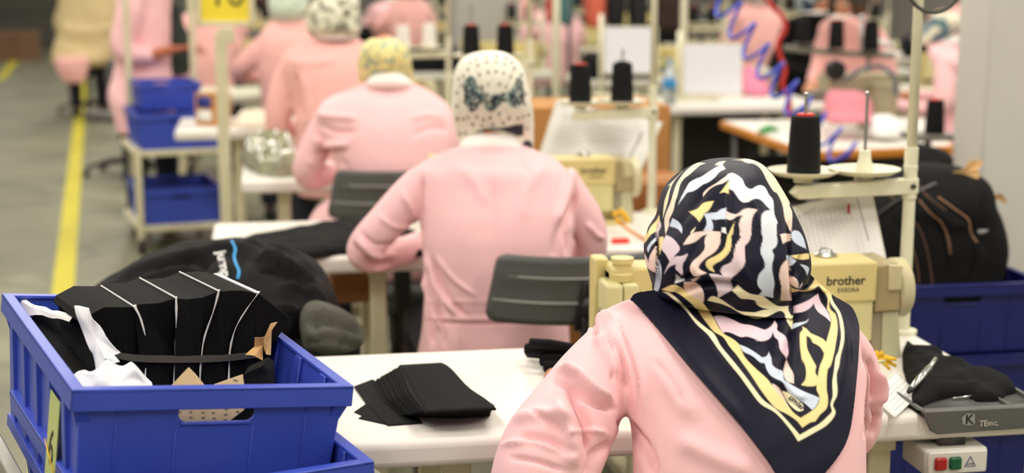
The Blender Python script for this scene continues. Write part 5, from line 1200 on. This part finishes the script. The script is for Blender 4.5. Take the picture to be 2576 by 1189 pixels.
# ---------------------------------------------------------------- worker 5 (pale green scarf, leaning)
z5=8.75
c5rows=[(48,690,760,z5+.05,.12),(62,672,790,z5+.03,.18),(85,655,815,z5,.22),(115,650,825,z5-.02,.24),(160,650,830,z5-.02,.25),(210,655,820,z5,.27),(260,660,810,z5+.03,.3),(330,665,800,z5+.05,.3)]
l5={'sleeve':[(690,85,z5,24),(660,120,z5,28),(630,150,z5,27),(605,172,z5+.02,25),(610,190,z5+.12,22),(645,192,z5+.3,17)],'wrist':(670,192,z5+.4),'dir':(.2,1,0),'curl':.5,'side':1}
r5={'sleeve':[(795,90,z5,22),(815,140,z5,24),(820,190,z5+.05,22),(790,210,z5+.25,16)],'wrist':(770,205,z5+.36),'dir':(-.2,1,0),'curl':.5,'side':-1}
M_s5=cmat('scarf_green',(212,226,204),(176,198,176),9,.5,(236,236,226))
person('person leaning over the fifth table in peach pink coat and pale green headscarf',c5rows,[l5,r5],{'c':(727,5,z5+.06),'pitch':.5,'s':1.0},[(-62,700,740,z5+.03,.06),(-50,688,762,z5+.03,.16),(-20,677,778,z5+.02,.22),(20,676,780,z5+.01,.23),(45,684,770,z5+.02,.18),(60,700,752,z5+.04,.1)],M_s5,M_pink2,vox=.016,noise=.005,scarf_vox=.01)
# ---------------------------------------------------------------- worker 6 (standing side view, cart)
z6=8.9
c6rows=[(-70,330,395,z6,.2),(-52,310,420,z6,.3),(-20,300,428,z6,.34),(30,294,428,z6,.34),(80,290,428,z6,.33),(130,290,430,z6,.31),(165,290,432,z6,.3),(200,285,440,z6,.34),(240,276,448,z6,.4),(290,292,452,z6,.44),(330,300,455,z6,.44)]
l6={'sleeve':[(345,-20,z6-.2,28),(325,40,z6-.22,30),(308,95,z6-.22,30),(312,128,z6-.22,28),(350,140,z6-.2,22),(385,138,z6-.18,18)],'wrist':(440,122,z6-.12),'dir':(1,.1,.05),'curl':.7,'side':-1}
r6={'sleeve':[(375,-20,z6+.2,26),(385,50,z6+.2,28),(395,110,z6+.15,24),(430,125,z6+.1,18)],'wrist':(455,118,z6+.08),'dir':(1,-.1,.05),'curl':.7,'side':1}
person('person standing side on in pink coat working with bare brown forearms behind the blue crates',c6rows,[l6,r6],{'c':(385,-125,z6),'pitch':.6,'s':1.0},[(-190,365,395,z6,.06),(-178,345,415,z6,.16),(-140,335,425,z6,.2),(-95,335,425,z6,.2),(-65,345,410,z6,.14)],cmat('scarf_olive',(70,84,66),(40,52,44),12),M_pink,vox=.014,noise=.005,scarf_vox=.01,
    skin=M_skin2,standing=True,face_dir=(1,.15,0),fl=[([(292,160),(340,168),(430,165)],7,-.02),([(300,250),(330,300)],8,.02)])
o=heap('dark_green_garment','','',[(9,9)]*0 or [(400,185),(405,150),(430,130),(470,140),(480,175),(475,200)],.9,.1,mat('green_dark',(34,44,38),.8,.2),seed=4) if False else None
bm=B();loft_px(bm,[(0,425,445,8.98,.08),(30,418,455,9.0,.12),(70,415,468,9.0,.12),(110,408,488,9.0,.14),(150,402,482,8.98,.16),(188,400,472,8.95,.18)],n=30);me=remesh(bm,.015,3);wnoise(me,.012,4,2);g_=make('dark_garment',me,mat('green_dark',(34,44,38),.8,.2));tag(g_,'dark green garment held over the blue crates by the standing worker','garment')
# ---------------------------------------------------------------- worker 7 (beige coat, far chair)
z7=14.9
c7rows=[(-60,190,265,z7+.05,.2),(-48,165,290,z7,.26),(-20,150,300,z7,.3),(30,152,300,z7,.32),(80,146,298,z7,.34),(120,136,292,z7,.42),(150,134,286,z7,.5),(165,140,275,z7+.05,.5)]
l7={'sleeve':[(170,-30,z7,14),(155,30,z7,15),(150,70,z7+.1,15),(170,90,z7+.3,12)],'wrist':(185,92,z7+.4),'dir':(.2,1,0),'side':1}
r7={'sleeve':[(285,-30,z7,14),(298,30,z7,15),(300,75,z7+.1,15),(280,92,z7+.3,12)],'wrist':(270,92,z7+.4),'dir':(-.2,1,0),'side':-1}
person('person seated far left on an office chair in beige coat by the yellow floor line',c7rows,[l7,r7],{'c':(228,-85,z7),'pitch':.2,'s':1.0},[(-118,215,240,z7,.05),(-112,205,250,z7,.16),(-90,198,257,z7,.2),(-65,203,252,z7,.16)],cmat('scarf_sand',(216,200,160),(190,160,120),8),M_beige,vox=.022,noise=.008,scarf_vox=.014,
   fl=[([(150,60),(200,80),(290,70)],7,.03),([(150,100),(220,110),(290,100)],6,-.03)])
bm=B();loft_px(bm,[(142,138,222,14.6,.1),(160,138,222,14.6,.14),(185,146,220,14.6,.12),(203,158,214,14.6,.08),(209,165,205,14.6,.05)],n=30);me=remesh(bm,.02,3);wnoise(me,.01,3,4);g_=make('draped_cloth',me,M_pink2);tag(g_,'pink cloth hanging down from the seat of the far office chair','cloth')
# ================================================================ LEFT: SIGN, TROLLEY, FAR CRATES
p=onz(578,765,0)
SG=thing('sign_stand','cream metal sign stand with yellow number card in the aisle','sign stand',(p[0],p[1],0))
zc=pj(p)[2]
bm=B();box(bm,(0,0,1.268/2+.0),(.055,.035,1.25));make('post',bm,M_pole,SG,bevel=.004)
bm=B();box(bm,(0,0,.01),(.26,.22,.02));make('base_plate',bm,M_pole,SG,bevel=.004)
t1_=at(571,66,zc);t0_=at(571,100,zc)
bm=B();box(bm,(t1_[0]-p[0],0,(t1_[2]+t0_[2])/2),(.07,.04,t1_[2]-t0_[2]+.01));make('bracket',bm,M_pole,SG,bevel=.004)
fl_=at(495,66,zc)-p;fr_=at(641,62,zc)-p
w_=np.hypot(*(fr_-fl_)[:2]);ct=(fl_+fr_)/2;rzs=math.atan2((fr_-fl_)[1],(fr_-fl_)[0])
Ms=Matrix.Translation((ct[0],ct[1]-.02,ct[2]+.19))@Matrix.Rotation(rzs,4,'Z')
hh=.38
bm=B()
for c,s in(((0,0,-hh/2+.01),(w_,.02,.022)),((0,0,hh/2-.01),(w_,.02,.022)),((-w_/2+.011,0,0),(.024,.02,hh)),((w_/2-.011,0,0),(.024,.02,hh))): box(bm,c,s)
bm.transform(Ms);make('frame',bm,M_pole,SG,bevel=.003)
bm=B();box(bm,(0,.004,0),(w_-.03,.006,hh-.03));bm.transform(Ms);yb=make('yellow_card',bm,M_yel,SG,smooth=False)
text('numeral','16',.165,Ms@Matrix.Translation((.008,-.0005,-.05))@RX90,M_ink,yb)
fl=onz(357,640,0);rz_=math.radians(11.3);c_,s_=math.cos(rz_),math.sin(rz_)
wt,dt=.46,.64
TRo=(fl[0]+c_*wt/2-s_*dt/2,fl[1]+s_*wt/2+c_*dt/2)
TW=thing('beige_trolley','beige two shelf trolley with castors carrying blue crates in the left aisle','trolley',(TRo[0],TRo[1],0),rz_)
for sx in(-1,1):
    for sy in(-1,1):
        bm=B();hgt=.62 if sy<0 else (1.5 if 1 else .62)
        if sy<0:hgt=.58
        box(bm,(sx*wt/2*(1 if sy<0 else .8),sy*dt/2,.06+(hgt-.06)/2),(.036,.03,hgt-.06));l_=make('upright',bm,M_pole,TW,bevel=.003)
        bm=B();lathe(bm,[(.004,-.016),(.042,-.014),(.046,0),(.042,.014),(.004,.016)],c=(sx*wt/2*(1 if sy<0 else .8),sy*dt/2,.047),axis='x',n=18);make('castor',bm,M_chairb,l_)
for z in(.15,.562):
    bm=B();box(bm,(0,0,z-.012),(wt+.03,dt+.02,.03));make('shelf',bm,M_pole,TW,bevel=.004)
def onT(x,y): return (TRo[0]+c_*x-s_*y,TRo[1]+s_*x+c_*y)
CRF=crate('blue_crate','blue crate on the top shelf of the beige trolley, at its front',(*onT(0,-.03),.566),(0,0,rz_),h=.195,w=.46,l=.58)
dup(CRF,(*onT(.0,-.03),.154),label='blue crate with black cloth on the bottom shelf of the beige trolley',rz=rz_)
dup(CRF,(*onT(-.01,.1),.566+.196),label='upper blue crate stacked on the trolley, topmost one',rz=rz_,scale=.74)
heapm=[onT(-.14,-.2),onT(.12,-.2),onT(.12,.15),onT(-.14,.15)]
heap('black_garment','black cloth lying in the bottom shelf crate of the beige trolley','garment',heapm,.165,.12,M_black,px=False,seed=21,res=.02,fall=.05)
# far left counter and boxes
p=onz(60,118,0);q=at(75,45,pj(p)[2])
t=thing('grey_counter','long dark grey counter at the far left end of the hall','counter',(p[0]-.4,p[1]+.4,0));bm=B();box(bm,(0,.3,1.0),(2.6,.8,.7));box(bm,(0,.2,.3),(2.4,.5,.6));make('cabinet',bm,mat('counter_grey',(96,94,88),.6),t,bevel=.01)
bm=B();box(bm,(0,.2,1.37),(2.7,1.0,.05));make('countertop',bm,mat('counter_top',(120,118,112),.5),t,bevel=.01)
for i,(x,lab) in enumerate(((18,'brown cardboard box against the far left counter, left one'),(72,'brown cardboard box against the far left counter, right one'))):
    pp=at(x,108,24.);carton(lab,(pp[0],pp[1],0.0),(.34,.3,.47),.05*i,m=mat('cardboard_dull',(136,104,80),.8,.1),lab=False)
# ================================================================ STANDS 3 / 4
def XatY(px,Y,z):
    a,b=-6.,12.
    for _ in range(50):
        m=(a+b)/2
        if pj((m,Y,z))[0]<px:a=m
        else:b=m
    return a
def st(px,Y,label,cones,right=True,k=1.0):
    X=XatY(px,Y,1.1);s=dup(STB,(X,Y,.77),label=label);s.scale=(1,1,k)
    for dx,mm,red,lab in cones:
        c=dup(C1,(X+dx,Y+.02,.77+.3575*k),label=lab)
        if mm is M_threadw or not red:
            for ch in c.children:
                if ch.name.startswith('thread') and mm is M_threadw: ch.data=ch.data.copy();ch.data.materials.clear();ch.data.materials.append(mm)
                if ch.name.startswith('cone_tip') and not red: ch.data=ch.data.copy();ch.data.materials.clear();ch.data.materials.append(mm)
    return X
x3=st(1333,5.98,'cream thread stand with two red tipped black cones right of the polka dot scarf',[(-.234,M_thread,True,'red tipped black thread cone above the polka dot scarf, left of two'),(-.097,M_thread,True,'red tipped black thread cone right above the polka dot scarf, right of two')],k=1.2)
x4=st(1128,7.85,'cream thread stand holding two white thread cones',[(-.234,M_threadw,True,'white thread cone with red tip above the yellow scarf'),(-.097,M_threadw,False,'all white thread cone with white tip above the yellow scarf')])
print('x3,x4',x3,x4)
# ================================================================ RIGHT CLUTTER
TA=table(2.12,3.2,8.2,8.85,'white sewing table carrying the clear water bottle in front of the two white boards',inset=(.2,.2))
def wboard(label,x0,y0,x1,y1,zc,foot):
    pts=[(x0,y0,zc),(x1,y0,zc+.05),(x1,y1,zc+.02),(x0,y1,zc-.03)]
    b=board('white_board',label,pts,m=mat('board_white',(222,222,228),.5,.03),th=.015,catg='board',edge=mat('board_frame',(206,196,150),.5))
    bp=V(at(x0-4,y1,zc));bm=B();tube(bm,[bp+Vector((0,.02,foot-bp.z)),V(at(x0-4,y0-30,zc))+Vector((0,.02,0))],.014,8);make('post',bm,M_post,b,world=True)
    bm=B();box(bm,bp+Vector((.1,.05,foot+.01-bp.z)),(.26,.14,.02));make('base',bm,M_post,b,world=True)
wboard('white board behind the red tipped cone stand, left of the two boards',1518,66,1655,186,8.95,.77)
wboard('white board standing on the white table, right of the two boards',1716,108,1868,238,8.75,.77)
BT=thing('water_bottle','clear plastic water bottle with blue label on the white table','bottle',tuple(onz(1683,264,.771)))
bm=B();lathe(bm,[(.004,0),(.036,.002),(.038,.01),(.038,.14),(.03,.18),(.014,.215),(.013,.235),(.004,.236)],n=24);make('bottle_body',bm,M_clear,BT)
bm=B();lathe(bm,[(.0385,.095),(.0392,.096),(.0392,.145),(.0385,.146)],n=24);make('label',bm,mat('bottle_label',(60,150,215),.5),BT)
bm=B();lathe(bm,[(.004,.236),(.016,.236),(.016,.255),(.004,.256)],n=16);make('cap',bm,mat('cap_blue',(120,170,220),.4),BT)
# orange edged table
OT=thing('work_table','white work table with orange wooden edge at the right','table',(2.85,6.8,0))
cs=[onz(1811,303,.77),onz(2030,382,.77),onz(2400,366,.77),onz(2330,296,.77)]
cs=[np.array(c)-np.array([2.85,6.8,0]) for c in cs]
bm=B();prism(bm,[(c[0],c[1],.73) for c in cs],(0,0,.039));make('edge_band',bm,M_orange,OT,bevel=.006)
cc=np.mean(cs,0);bm=B();prism(bm,[(c[0]*.975+cc[0]*.025,c[1]*.975+cc[1]*.025,.769) for c in cs],(0,0,.002));make('tabletop',bm,M_white,OT,smooth=False)
for c in cs:
    bm=B();box(bm,(c[0]*.85+cc[0]*.15,c[1]*.85+cc[1]*.15,.365),(.045,.045,.73));make('leg',bm,M_dsteel,OT)
bm=B();tube(bm,[onz(1912,330,.79),onz(1935,322,.79),onz(1955,326,.79)],[.012,.016,.01],10);o=make('green_clip',bm,M_green);tag(o,'small green plastic clip on the orange edged table','clip')
def blob(name,label,catg,rows,m,vox=.014,amp=.008,seed=1,group=None):
    bm=B();loft_px(bm,rows,n=28);me=remesh(bm,vox,3);wnoise(me,amp,4,seed);o=make(name,me,m);tag(o,label,catg,group);return o
M_pinkcl=mat('cloth_pink',(214,130,142),.8,.12,10)
blob('pink_cloth','folded dusty pink cloth on the orange edged table','cloth',[(226,2090,2150,7.15,.1),(240,2078,2185,7.1,.2),(270,2072,2192,7.05,.26),(304,2072,2192,6.95,.26)],M_pinkcl,seed=31)
blob('white_cloth','white and pink cloth scraps at the right end of the orange edged table','cloth',[(286,2200,2235,7.0,.1),(300,2185,2262,6.95,.2),(320,2180,2275,6.9,.2),(343,2190,2270,6.85,.16)],M_paper,seed=33)
blob('pink_cloth','bright pink cloth heap behind the right white board','cloth',[(165,1875,1890,9.4,.1),(180,1866,1905,9.4,.2),(205,1862,1925,9.3,.3),(238,1862,1935,9.2,.3)],mat('cloth_magenta',(226,130,160),.8,.1),seed=34)
# overlock machine on the orange table
OV=thing('overlock_machine','grey and beige overlock machine with black motor wheel above the orange edged table','sewing machine',tuple(onz(2130,300,.771)))
def addpx(root,name,m,fn): bm=B();fn(bm);make(name,bm,m,root,world=True,bevel=.006)
M_ovb=mat('overlock_beige',(168,156,128),.5,.1);M_ovg=mat('overlock_grey',(120,116,104),.5,.15)
addpx(OV,'housing',M_ovb,lambda bm:(box(bm,at(2160,215,7.35),(.36,.16,.12)),box(bm,at(2215,260,7.3),(.12,.14,.2))))
addpx(OV,'arm',M_ovg,lambda bm:box(bm,at(2090,240,7.3),(.22,.1,.05)))
addpx(OV,'motor_wheel',M_chairb,lambda bm:lathe(bm,[(.01,-.03),(.045,-.028),(.05,0),(.045,.028),(.01,.03)],c=at(2101,176,7.2),axis='y',n=24))
addpx(OV,'air_hose',mat('hose_grey',(96,106,112),.4),lambda bm:tube(bm,[at(2120,205,7.15),at(2165,175,7.1),at(2215,165,7.1),at(2250,190,7.1),at(2255,240,7.1)],.012,10))
addpx(OV,'stand_column',M_ovb,lambda bm:box(bm,at(2185,290,7.3),(.08,.1,.12)))
# cone rack above
RK=thing('cone_rack','brown grey rack bar holding black cones at the upper right','cone rack',(*at(2185,290,7.5)[:2],.77))
q=at(2185,130,7.5)
addpx(RK,'bar',M_ovg,lambda bm:tube(bm,[at(1972,120,7.45),at(2110,134,7.5),at(2250,140,7.5)],.016,8))
addpx(RK,'pillar',M_ovg,lambda bm:tube(bm,[at(2185,135,7.5),(q[0],q[1],.771)],.013,8))
for x,y in((2020,112),(2103,124),(2188,130)): addpx(RK,'saucer',M_ovg,lambda bm:lathe(bm,[(.004,0),(.05,.002),(.052,.006),(.004,.004)],c=at(x,y,7.48),n=24))
addpx(RK,'spindle',M_steel,lambda bm:(tube(bm,[at(2167,126,7.4),at(2167,52,7.4)],.008,8),ell(bm,at(2167,46,7.4),(.018,.018,.018),None,2)))
for i,(x,y,s,l) in enumerate(((2020,110,.95,'black cone on the upper right rack, leftmost of three'),(2103,122,1.1,'black cone on the upper right rack, middle of three'),(2190,128,1.15,'black cone on the upper right rack, rightmost of three'))):
    c=dup(C1,at(x,y,7.48)+np.array([0,0,.004]),label=l,scale=s)
    if i!=1:
        for ch in c.children:
            if ch.name.startswith('cone_tip'): ch.data=ch.data.copy();ch.data.materials.clear();ch.data.materials.append(M_thread)
for a,b,l in(((2198,100,8.2),(2246,116,8.2),'upper short white tube at the right of the cone rack'),((2225,134,8.1),(2268,138,8.1),'lower short white tube at the right of the cone rack')):
    bm=B();tube(bm,[at(*a),at(*b)],.017,10);o=make('white_tube',bm,M_paper);tag(o,l,'tube')
# cone behind the near post on the right
Xc=XatY(2350,5.75,.9);pc_=at(2350,334,5.62)
SB=thing('side_shelf','narrow grey shelf at the column holding a red tipped cone','shelf',(pc_[0],pc_[1],0))
bm=B();box(bm,(-.02,0,pc_[2]-.012),(.16,.16,.02));make('shelf_board',bm,M_ovg,SB,bevel=.002);bm=B();tube(bm,[(.0,.05,0),(.0,.05,pc_[2]-.02)],.014,8);make('pillar',bm,M_ovg,SB)
dup(C1,(pc_[0],pc_[1],pc_[2]),label='black thread cone with dark red tip beside the white column at the right')
blob('black_garment','black garment heap behind the post between column and bundle','garment',[(365,2300,2330,5.0,.1),(385,2288,2392,5.0,.2),(420,2284,2392,4.98,.25),(600,2284,2400,4.9,.3),(1000,2284,2400,4.9,.4),(1128,2290,2400,4.9,.4)],M_black,seed=35)
blob('blue_cloth','blue cloth end showing above the right hand black bundle','cloth',[(372,2345,2382,5.12,.08),(390,2340,2386,5.12,.1),(425,2340,2388,5.12,.1),(700,2340,2388,5.12,.1),(1080,2340,2388,5.12,.1)],mat('cloth_blue',(32,40,150),.7),seed=36)
# hoses
HZ=[at(1800,-30,6.2)+np.array([0,0,2.69]),at(1800,-30,6.2)+np.array([0,0,.3])];a0=np.array([1800,-30,6.2]);a1=np.array([2140,400,6.0])
A0=at(*a0);A1=at(*a1);ax=(A1-A0);Ln=np.linalg.norm(ax);ax/=Ln;e1=np.cross(ax,FW);e1/=np.linalg.norm(e1);e2=np.cross(ax,e1)
sag=lambda t:np.array([0,0,-.05*math.sin(math.pi*t)])
N_=9.5
for t in np.linspace(0,1,260):
    a=t*N_*2*math.pi;HZ.append(A0+ax*(t*Ln+.028*math.cos(a+.8))+e1*.058*math.sin(a)+e2*.05*math.cos(a)+sag(t))
bm=B();tube(bm,HZ,.0075,8);o=make('coiled_hose',bm,M_hose);tag(o,'blue coiled air hose hanging diagonally at the upper right','hose')
bm=B();P=cat([(1880,-1632,6.6),(1885,-700,6.6),(1893,-100,6.6),(1935,5,6.6),(1968,40,6.6),(1975,75,6.6),(1958,105,6.6),(1962,140,6.6),(1975,175,6.6),(1968,215,6.6),(1985,250,6.6),(1985,300,6.6)],50);tube(bm,[at(*p) for p in P],.011,8);o=make('red_hose',bm,M_hosered);tag(o,'red air hose hanging beside the blue coiled hose','hose')
# tall beige poles
for x,y,Yd,l in((1398,250,7.3,'tall beige pole left of the red tipped cone on the middle stand'),(1716,250,9.1,'tall beige pole at the left edge of the right white board')):
    p=at(x,y,Yd);t=thing('service_pole',l,'pole',(p[0],p[1],0));bm=B();tube(bm,[(0,0,.01),(0,0,2.6)],.02,12);make('pole',bm,M_post,t);bm=B();lathe(bm,[(.01,0),(.09,0),(.09,.012),(.02,.02)],n=20);make('base',bm,M_post,t)
# ================================================================ FAR ROWS
P3=[o for o in D.objects if o.get('label','').startswith('person seated at the third')][0]
P4=[o for o in D.objects if o.get('label','').startswith('person seated at the fourth')][0]
P5=[o for o in D.objects if o.get('label','').startswith('person leaning')][0]
def recol(root,scarf,coat=None):
    for ch in root.children:
        n=ch.name.split('.')[0]
        if n=='headscarf' and scarf: ch.data=ch.data.copy();ch.data.materials.clear();ch.data.materials.append(scarf)
        if n=='coat' and coat: ch.data=ch.data.copy();ch.data.materials.clear();ch.data.materials.append(coat)
SC=[cmat('far_scarf_a',(60,50,44),(90,60,40),8),cmat('far_scarf_b',(220,200,190),(150,70,60),8),cmat('far_scarf_c',(230,224,200),(90,120,130),8),cmat('far_scarf_d',(40,60,80),(180,190,190),8)]
M_coral=mat('coat_coral',(230,110,84),.8)
M_far=mat('laminate_far',(214,212,196),.45)
farT=None
stns=[(1.55,10.9),(1.5,12.7),(1.45,14.6),(1.4,16.8),(2.75,10.1),(2.7,11.9),(2.65,13.7),(2.6,15.8),(4.3,8.9),(4.25,10.7),(4.2,12.5),(4.15,14.5),(4.1,16.8),(5.8,12.0),(5.7,14.4),(5.6,17.0),(-.3,11.4),(-.35,13.4),(-.4,15.6)]
for i,(x,y) in enumerate(stns):
    if i in(5,):continue
    gl='far '
    if farT is None:
        farT=table(x-.6,x+.6,y,y+.6,'pale sewing table in the blurred far rows of the hall',m=M_far,group='far sewing tables')
        FM=dup(MC1,(x+.5,y+.38,.77),label='cream sewing machine on a table in the blurred far rows',group='far sewing machines')
        for ch in list(FM.children):
            if ch.name.split('.')[0] in('lettering','badge_outline','screw','tension_disc','needle_bar','presser_foot'): D.objects.remove(ch)
        FS=dup(STB,(x+.58,y+.55,.77),label='cream thread stand on a table in the blurred far rows',group='far thread stands')
        FC=[dup(C1,(x+.58+d,y+.57,.77+.3575),label='black thread cone on a stand in the blurred far rows',group='far black cones') for d in(-.234,-.097)]
    else:
        dup(farT,(x,y+.3,0));fm_=dup(FM,(x+.5,y+.38,.77))
        if i%2:
            for ch in fm_.children:
                if ch.name.split('.')[0] in('top_cover','arm','arm_front','head'): ch.data=ch.data.copy();ch.data.materials.clear();ch.data.materials.append(M_ovg)
        dup(FS,(x+.58,y+.55,.77))
        for d,c in zip((-.234,-.097),FC): dup(c,(x+.58+d,y+.57,.77+.3575))
    src=[P3,P4,P5][i%3]
    if i in(0,1,4,5,8,9,11,12): continue
    lab='person in pink coat and headscarf at a machine in the blurred far rows'
    d=dup(src,(x-.05+.05*math.sin(i*3),y-.28,0),label=lab,group='far workers in pink')
    recol(d,SC[i%4],M_coral if i==4 else None)
# black garments / clothes on far tables
blk=None
for i,(x,y) in enumerate([(1.2,11.2),(1.9,12.9),(2.4,10.3),(3.0,12.1),(4.0,10.9),(4.5,12.7),(1.0,14.8),(2.3,13.9),(3.9,14.7),(5.6,12.2),(0.6,11.6)]):
    if blk is None:
        blk=heap('dark_garment','dark garment heap on a table in the blurred far rows','garment',[(x-.25,y-.15),(x+.25,y-.18),(x+.3,y+.15),(x-.2,y+.2)],.771,.22,M_black,px=False,res=.03,seed=50,fall=.1,group='far dark garments');b0=(x,y)
    else:
        c=blk.copy();COL.objects.link(c);c.location=(x-b0[0],y-b0[1],0)
# specific workers upper right
d=dup(P4,(0,0,0),label='person with bare reddish face and pink coat behind the upper right cone rack');pp=at(2150,60,9.6);d.location=(pp[0],pp[1],0);d.rotation_euler=(0,0,math.radians(140));recol(d,SC[0])
d=dup(P3,(0,0,0),label='person in pink coat partly hidden by the white column at the right');pp=at(2400,120,8.0);d.location=(pp[0]+.05,pp[1],0);d.rotation_euler=(0,0,math.radians(60));recol(d,SC[2])
d=dup(P4,(0,0,0),label='person in dark clothes standing behind the blue coiled hose');pp=at(2030,60,10.5);d.location=(pp[0],pp[1],0.0);d.rotation_euler=(0,0,math.radians(200));recol(d,SC[3],M_black)
pp=at(1495,30,11.5)
blob('coral_garment','coral red garment hanging at the top behind the left white board','garment',[(-40,1470,1510,11.5,.2),(0,1465,1520,11.5,.3),(30,1470,1522,11.5,.3),(48,1480,1515,11.5,.2)],M_coral,vox=.03,seed=40) if False else None
# dark frames and boxes under right tables
for i,(x,y,z,w,d_,h,l) in enumerate(((1760,360,7.9,.5,.35,.42,'dark motor box under the white table with the bottle'),(1850,400,6.6,.4,.3,.35,'dark box on the floor left of the orange edged table'),(2120,440,6.6,.6,.4,.5,'dark box under the orange edged table'))):
    p=at(x,y,z);t=thing('motor_box',l,'box',(p[0],p[1],0));bm=B();box(bm,(0,0,h/2),(w,d_,h));make('casing',bm,mat('box_dark',(46,46,40),.6,.3,6),t,bevel=.01)
    bm=B();box(bm,(0,-d_/2-.004,h*.6),(w*.5,.008,h*.3));make('front_plate',bm,M_ovg,t)

# garment rail at the back
pr=at(1600,40,12.2)
GR=thing('garment_rail','dark metal garment rail with hanging clothes behind the left white board','garment rail',(pr[0],pr[1],0))
bm=B();tube(bm,[(-.55,0,1.62),(.55,0,1.62)],.015,8);make('rail',bm,M_dsteel,GR)
for s_x in(-1,1):
    bm=B();tube(bm,[(s_x*.55,0,.02),(s_x*.55,0,1.62)],.016,8);tube(bm,[(s_x*.55,-.25,.02),(s_x*.55,.25,.02)],.016,8);make('stand_leg',bm,M_dsteel,GR)
for i,(x0,x1,cc,lab) in enumerate(((1375,1392,(200,40,30),'red'),(1408,1442,(70,140,140),'teal'),(1470,1522,(228,110,84),'coral red'),(1528,1570,(20,20,22),'black, left one'),(1580,1630,(26,26,30),'black, right one'),(1640,1722,(52,32,24),'dark brown'))):
    zc_=12.2+(.02*i)
    blob('hanging_garment','%s garment hanging at the top behind the white boards'%lab,'garment',[(-75,(x0+x1)/2-4,(x0+x1)/2+4,zc_,.06),(-62,x0+4,x1-4,zc_,.2),(-20,x0,x1,zc_,.24),(30,x0-2,x1+2,zc_,.24),(62+i*3,x0+2,x1-2,zc_,.22)],mat('garment_%d'%i,cc,.8,.15,6),vox=.03,seed=60+i)

st_p=pj  # stool under the front worker
w1=at(1885,1740,2.38)
SO=thing('work_stool','black round work stool under the front worker in the patterned scarf','stool',(w1[0],w1[1]-.02,0))
bm=B();lathe(bm,[(.01,.39),(.15,.39),(.17,.405),(.17,.43),(.15,.445),(.01,.45)],n=36);make('seat',bm,M_grey,SO)
bm=B();tube(bm,[(0,0,.09),(0,0,.4)],.022,12);make('gas_column',bm,M_chairb,SO)
for k in range(5):
    a=2*math.pi*k/5;bm=B();tube(bm,[(0,0,.1),(.12*math.cos(a),.12*math.sin(a),.085),(.23*math.cos(a),.23*math.sin(a),.03)],[.024,.017,.014],10);make('leg',bm,M_chairb,SO)

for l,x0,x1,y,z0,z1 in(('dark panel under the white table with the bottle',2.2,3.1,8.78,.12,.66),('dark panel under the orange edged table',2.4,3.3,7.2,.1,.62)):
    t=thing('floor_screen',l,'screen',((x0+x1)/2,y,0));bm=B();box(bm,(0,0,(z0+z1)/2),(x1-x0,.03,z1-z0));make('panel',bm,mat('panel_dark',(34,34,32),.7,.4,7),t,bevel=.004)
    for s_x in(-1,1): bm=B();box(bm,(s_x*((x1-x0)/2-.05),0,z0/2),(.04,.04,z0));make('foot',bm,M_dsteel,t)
for i,(x,y,z,w,d_,h,cc,l) in enumerate(((1700,330,9.6,.5,.3,.5,(40,40,36),'dark box on the floor behind the white table with the bottle'),(1930,400,7.2,.3,.3,.3,(120,30,28),'dull red box on the floor under the orange edged table'),(1800,420,6.0,.5,.4,.28,(58,60,48),'olive grey box on the floor between the middle stand and the orange table'),(2000,470,6.0,.35,.3,.3,(30,32,30),'black box on the floor in front of the orange edged table'))):
    p=at(x,y,z);t=thing('storage_box',l,'box',(p[0],p[1],0),.2*i);bm=B();box(bm,(0,0,h/2),(w,d_,h));make('casing',bm,mat('sbox_%d'%i,cc,.6,.3,6),t,bevel=.012);bm=B();box(bm,(0,0,h+.008),(w+.02,d_+.02,.016));make('lid',bm,mat('sbox_%d'%i,cc),t,bevel=.004)
# ================================================================ CAMERA / RENDER
cam=D.cameras.new('camera');co=D.objects.new('camera',cam);COL.objects.link(co)
cam.sensor_width=36;cam.lens=F/W*36;cam.clip_start=.05;cam.clip_end=100
co.location=CAM;co.rotation_euler=(math.pi/2-PIT,0,-YAW)
cam.dof.use_dof=True;cam.dof.focus_distance=2.42;cam.dof.aperture_fstop=2.7
S.camera=co
w=D.worlds.new('world');S.world=w;w.use_nodes=True
w.node_tree.nodes['Background'].inputs[0].default_value=(1,.95,.88,1);w.node_tree.nodes['Background'].inputs[1].default_value=.16
S.view_settings.view_transform='Standard';S.view_settings.look='None';S.view_settings.gamma=1;S.view_settings.exposure=0
S.view_settings.use_curve_mapping=False
S.cycles.use_denoising=True;S.cycles.max_bounces=6;S.cycles.diffuse_bounces=3;S.cycles.use_adaptive_sampling=True;S.cycles.adaptive_threshold=.02
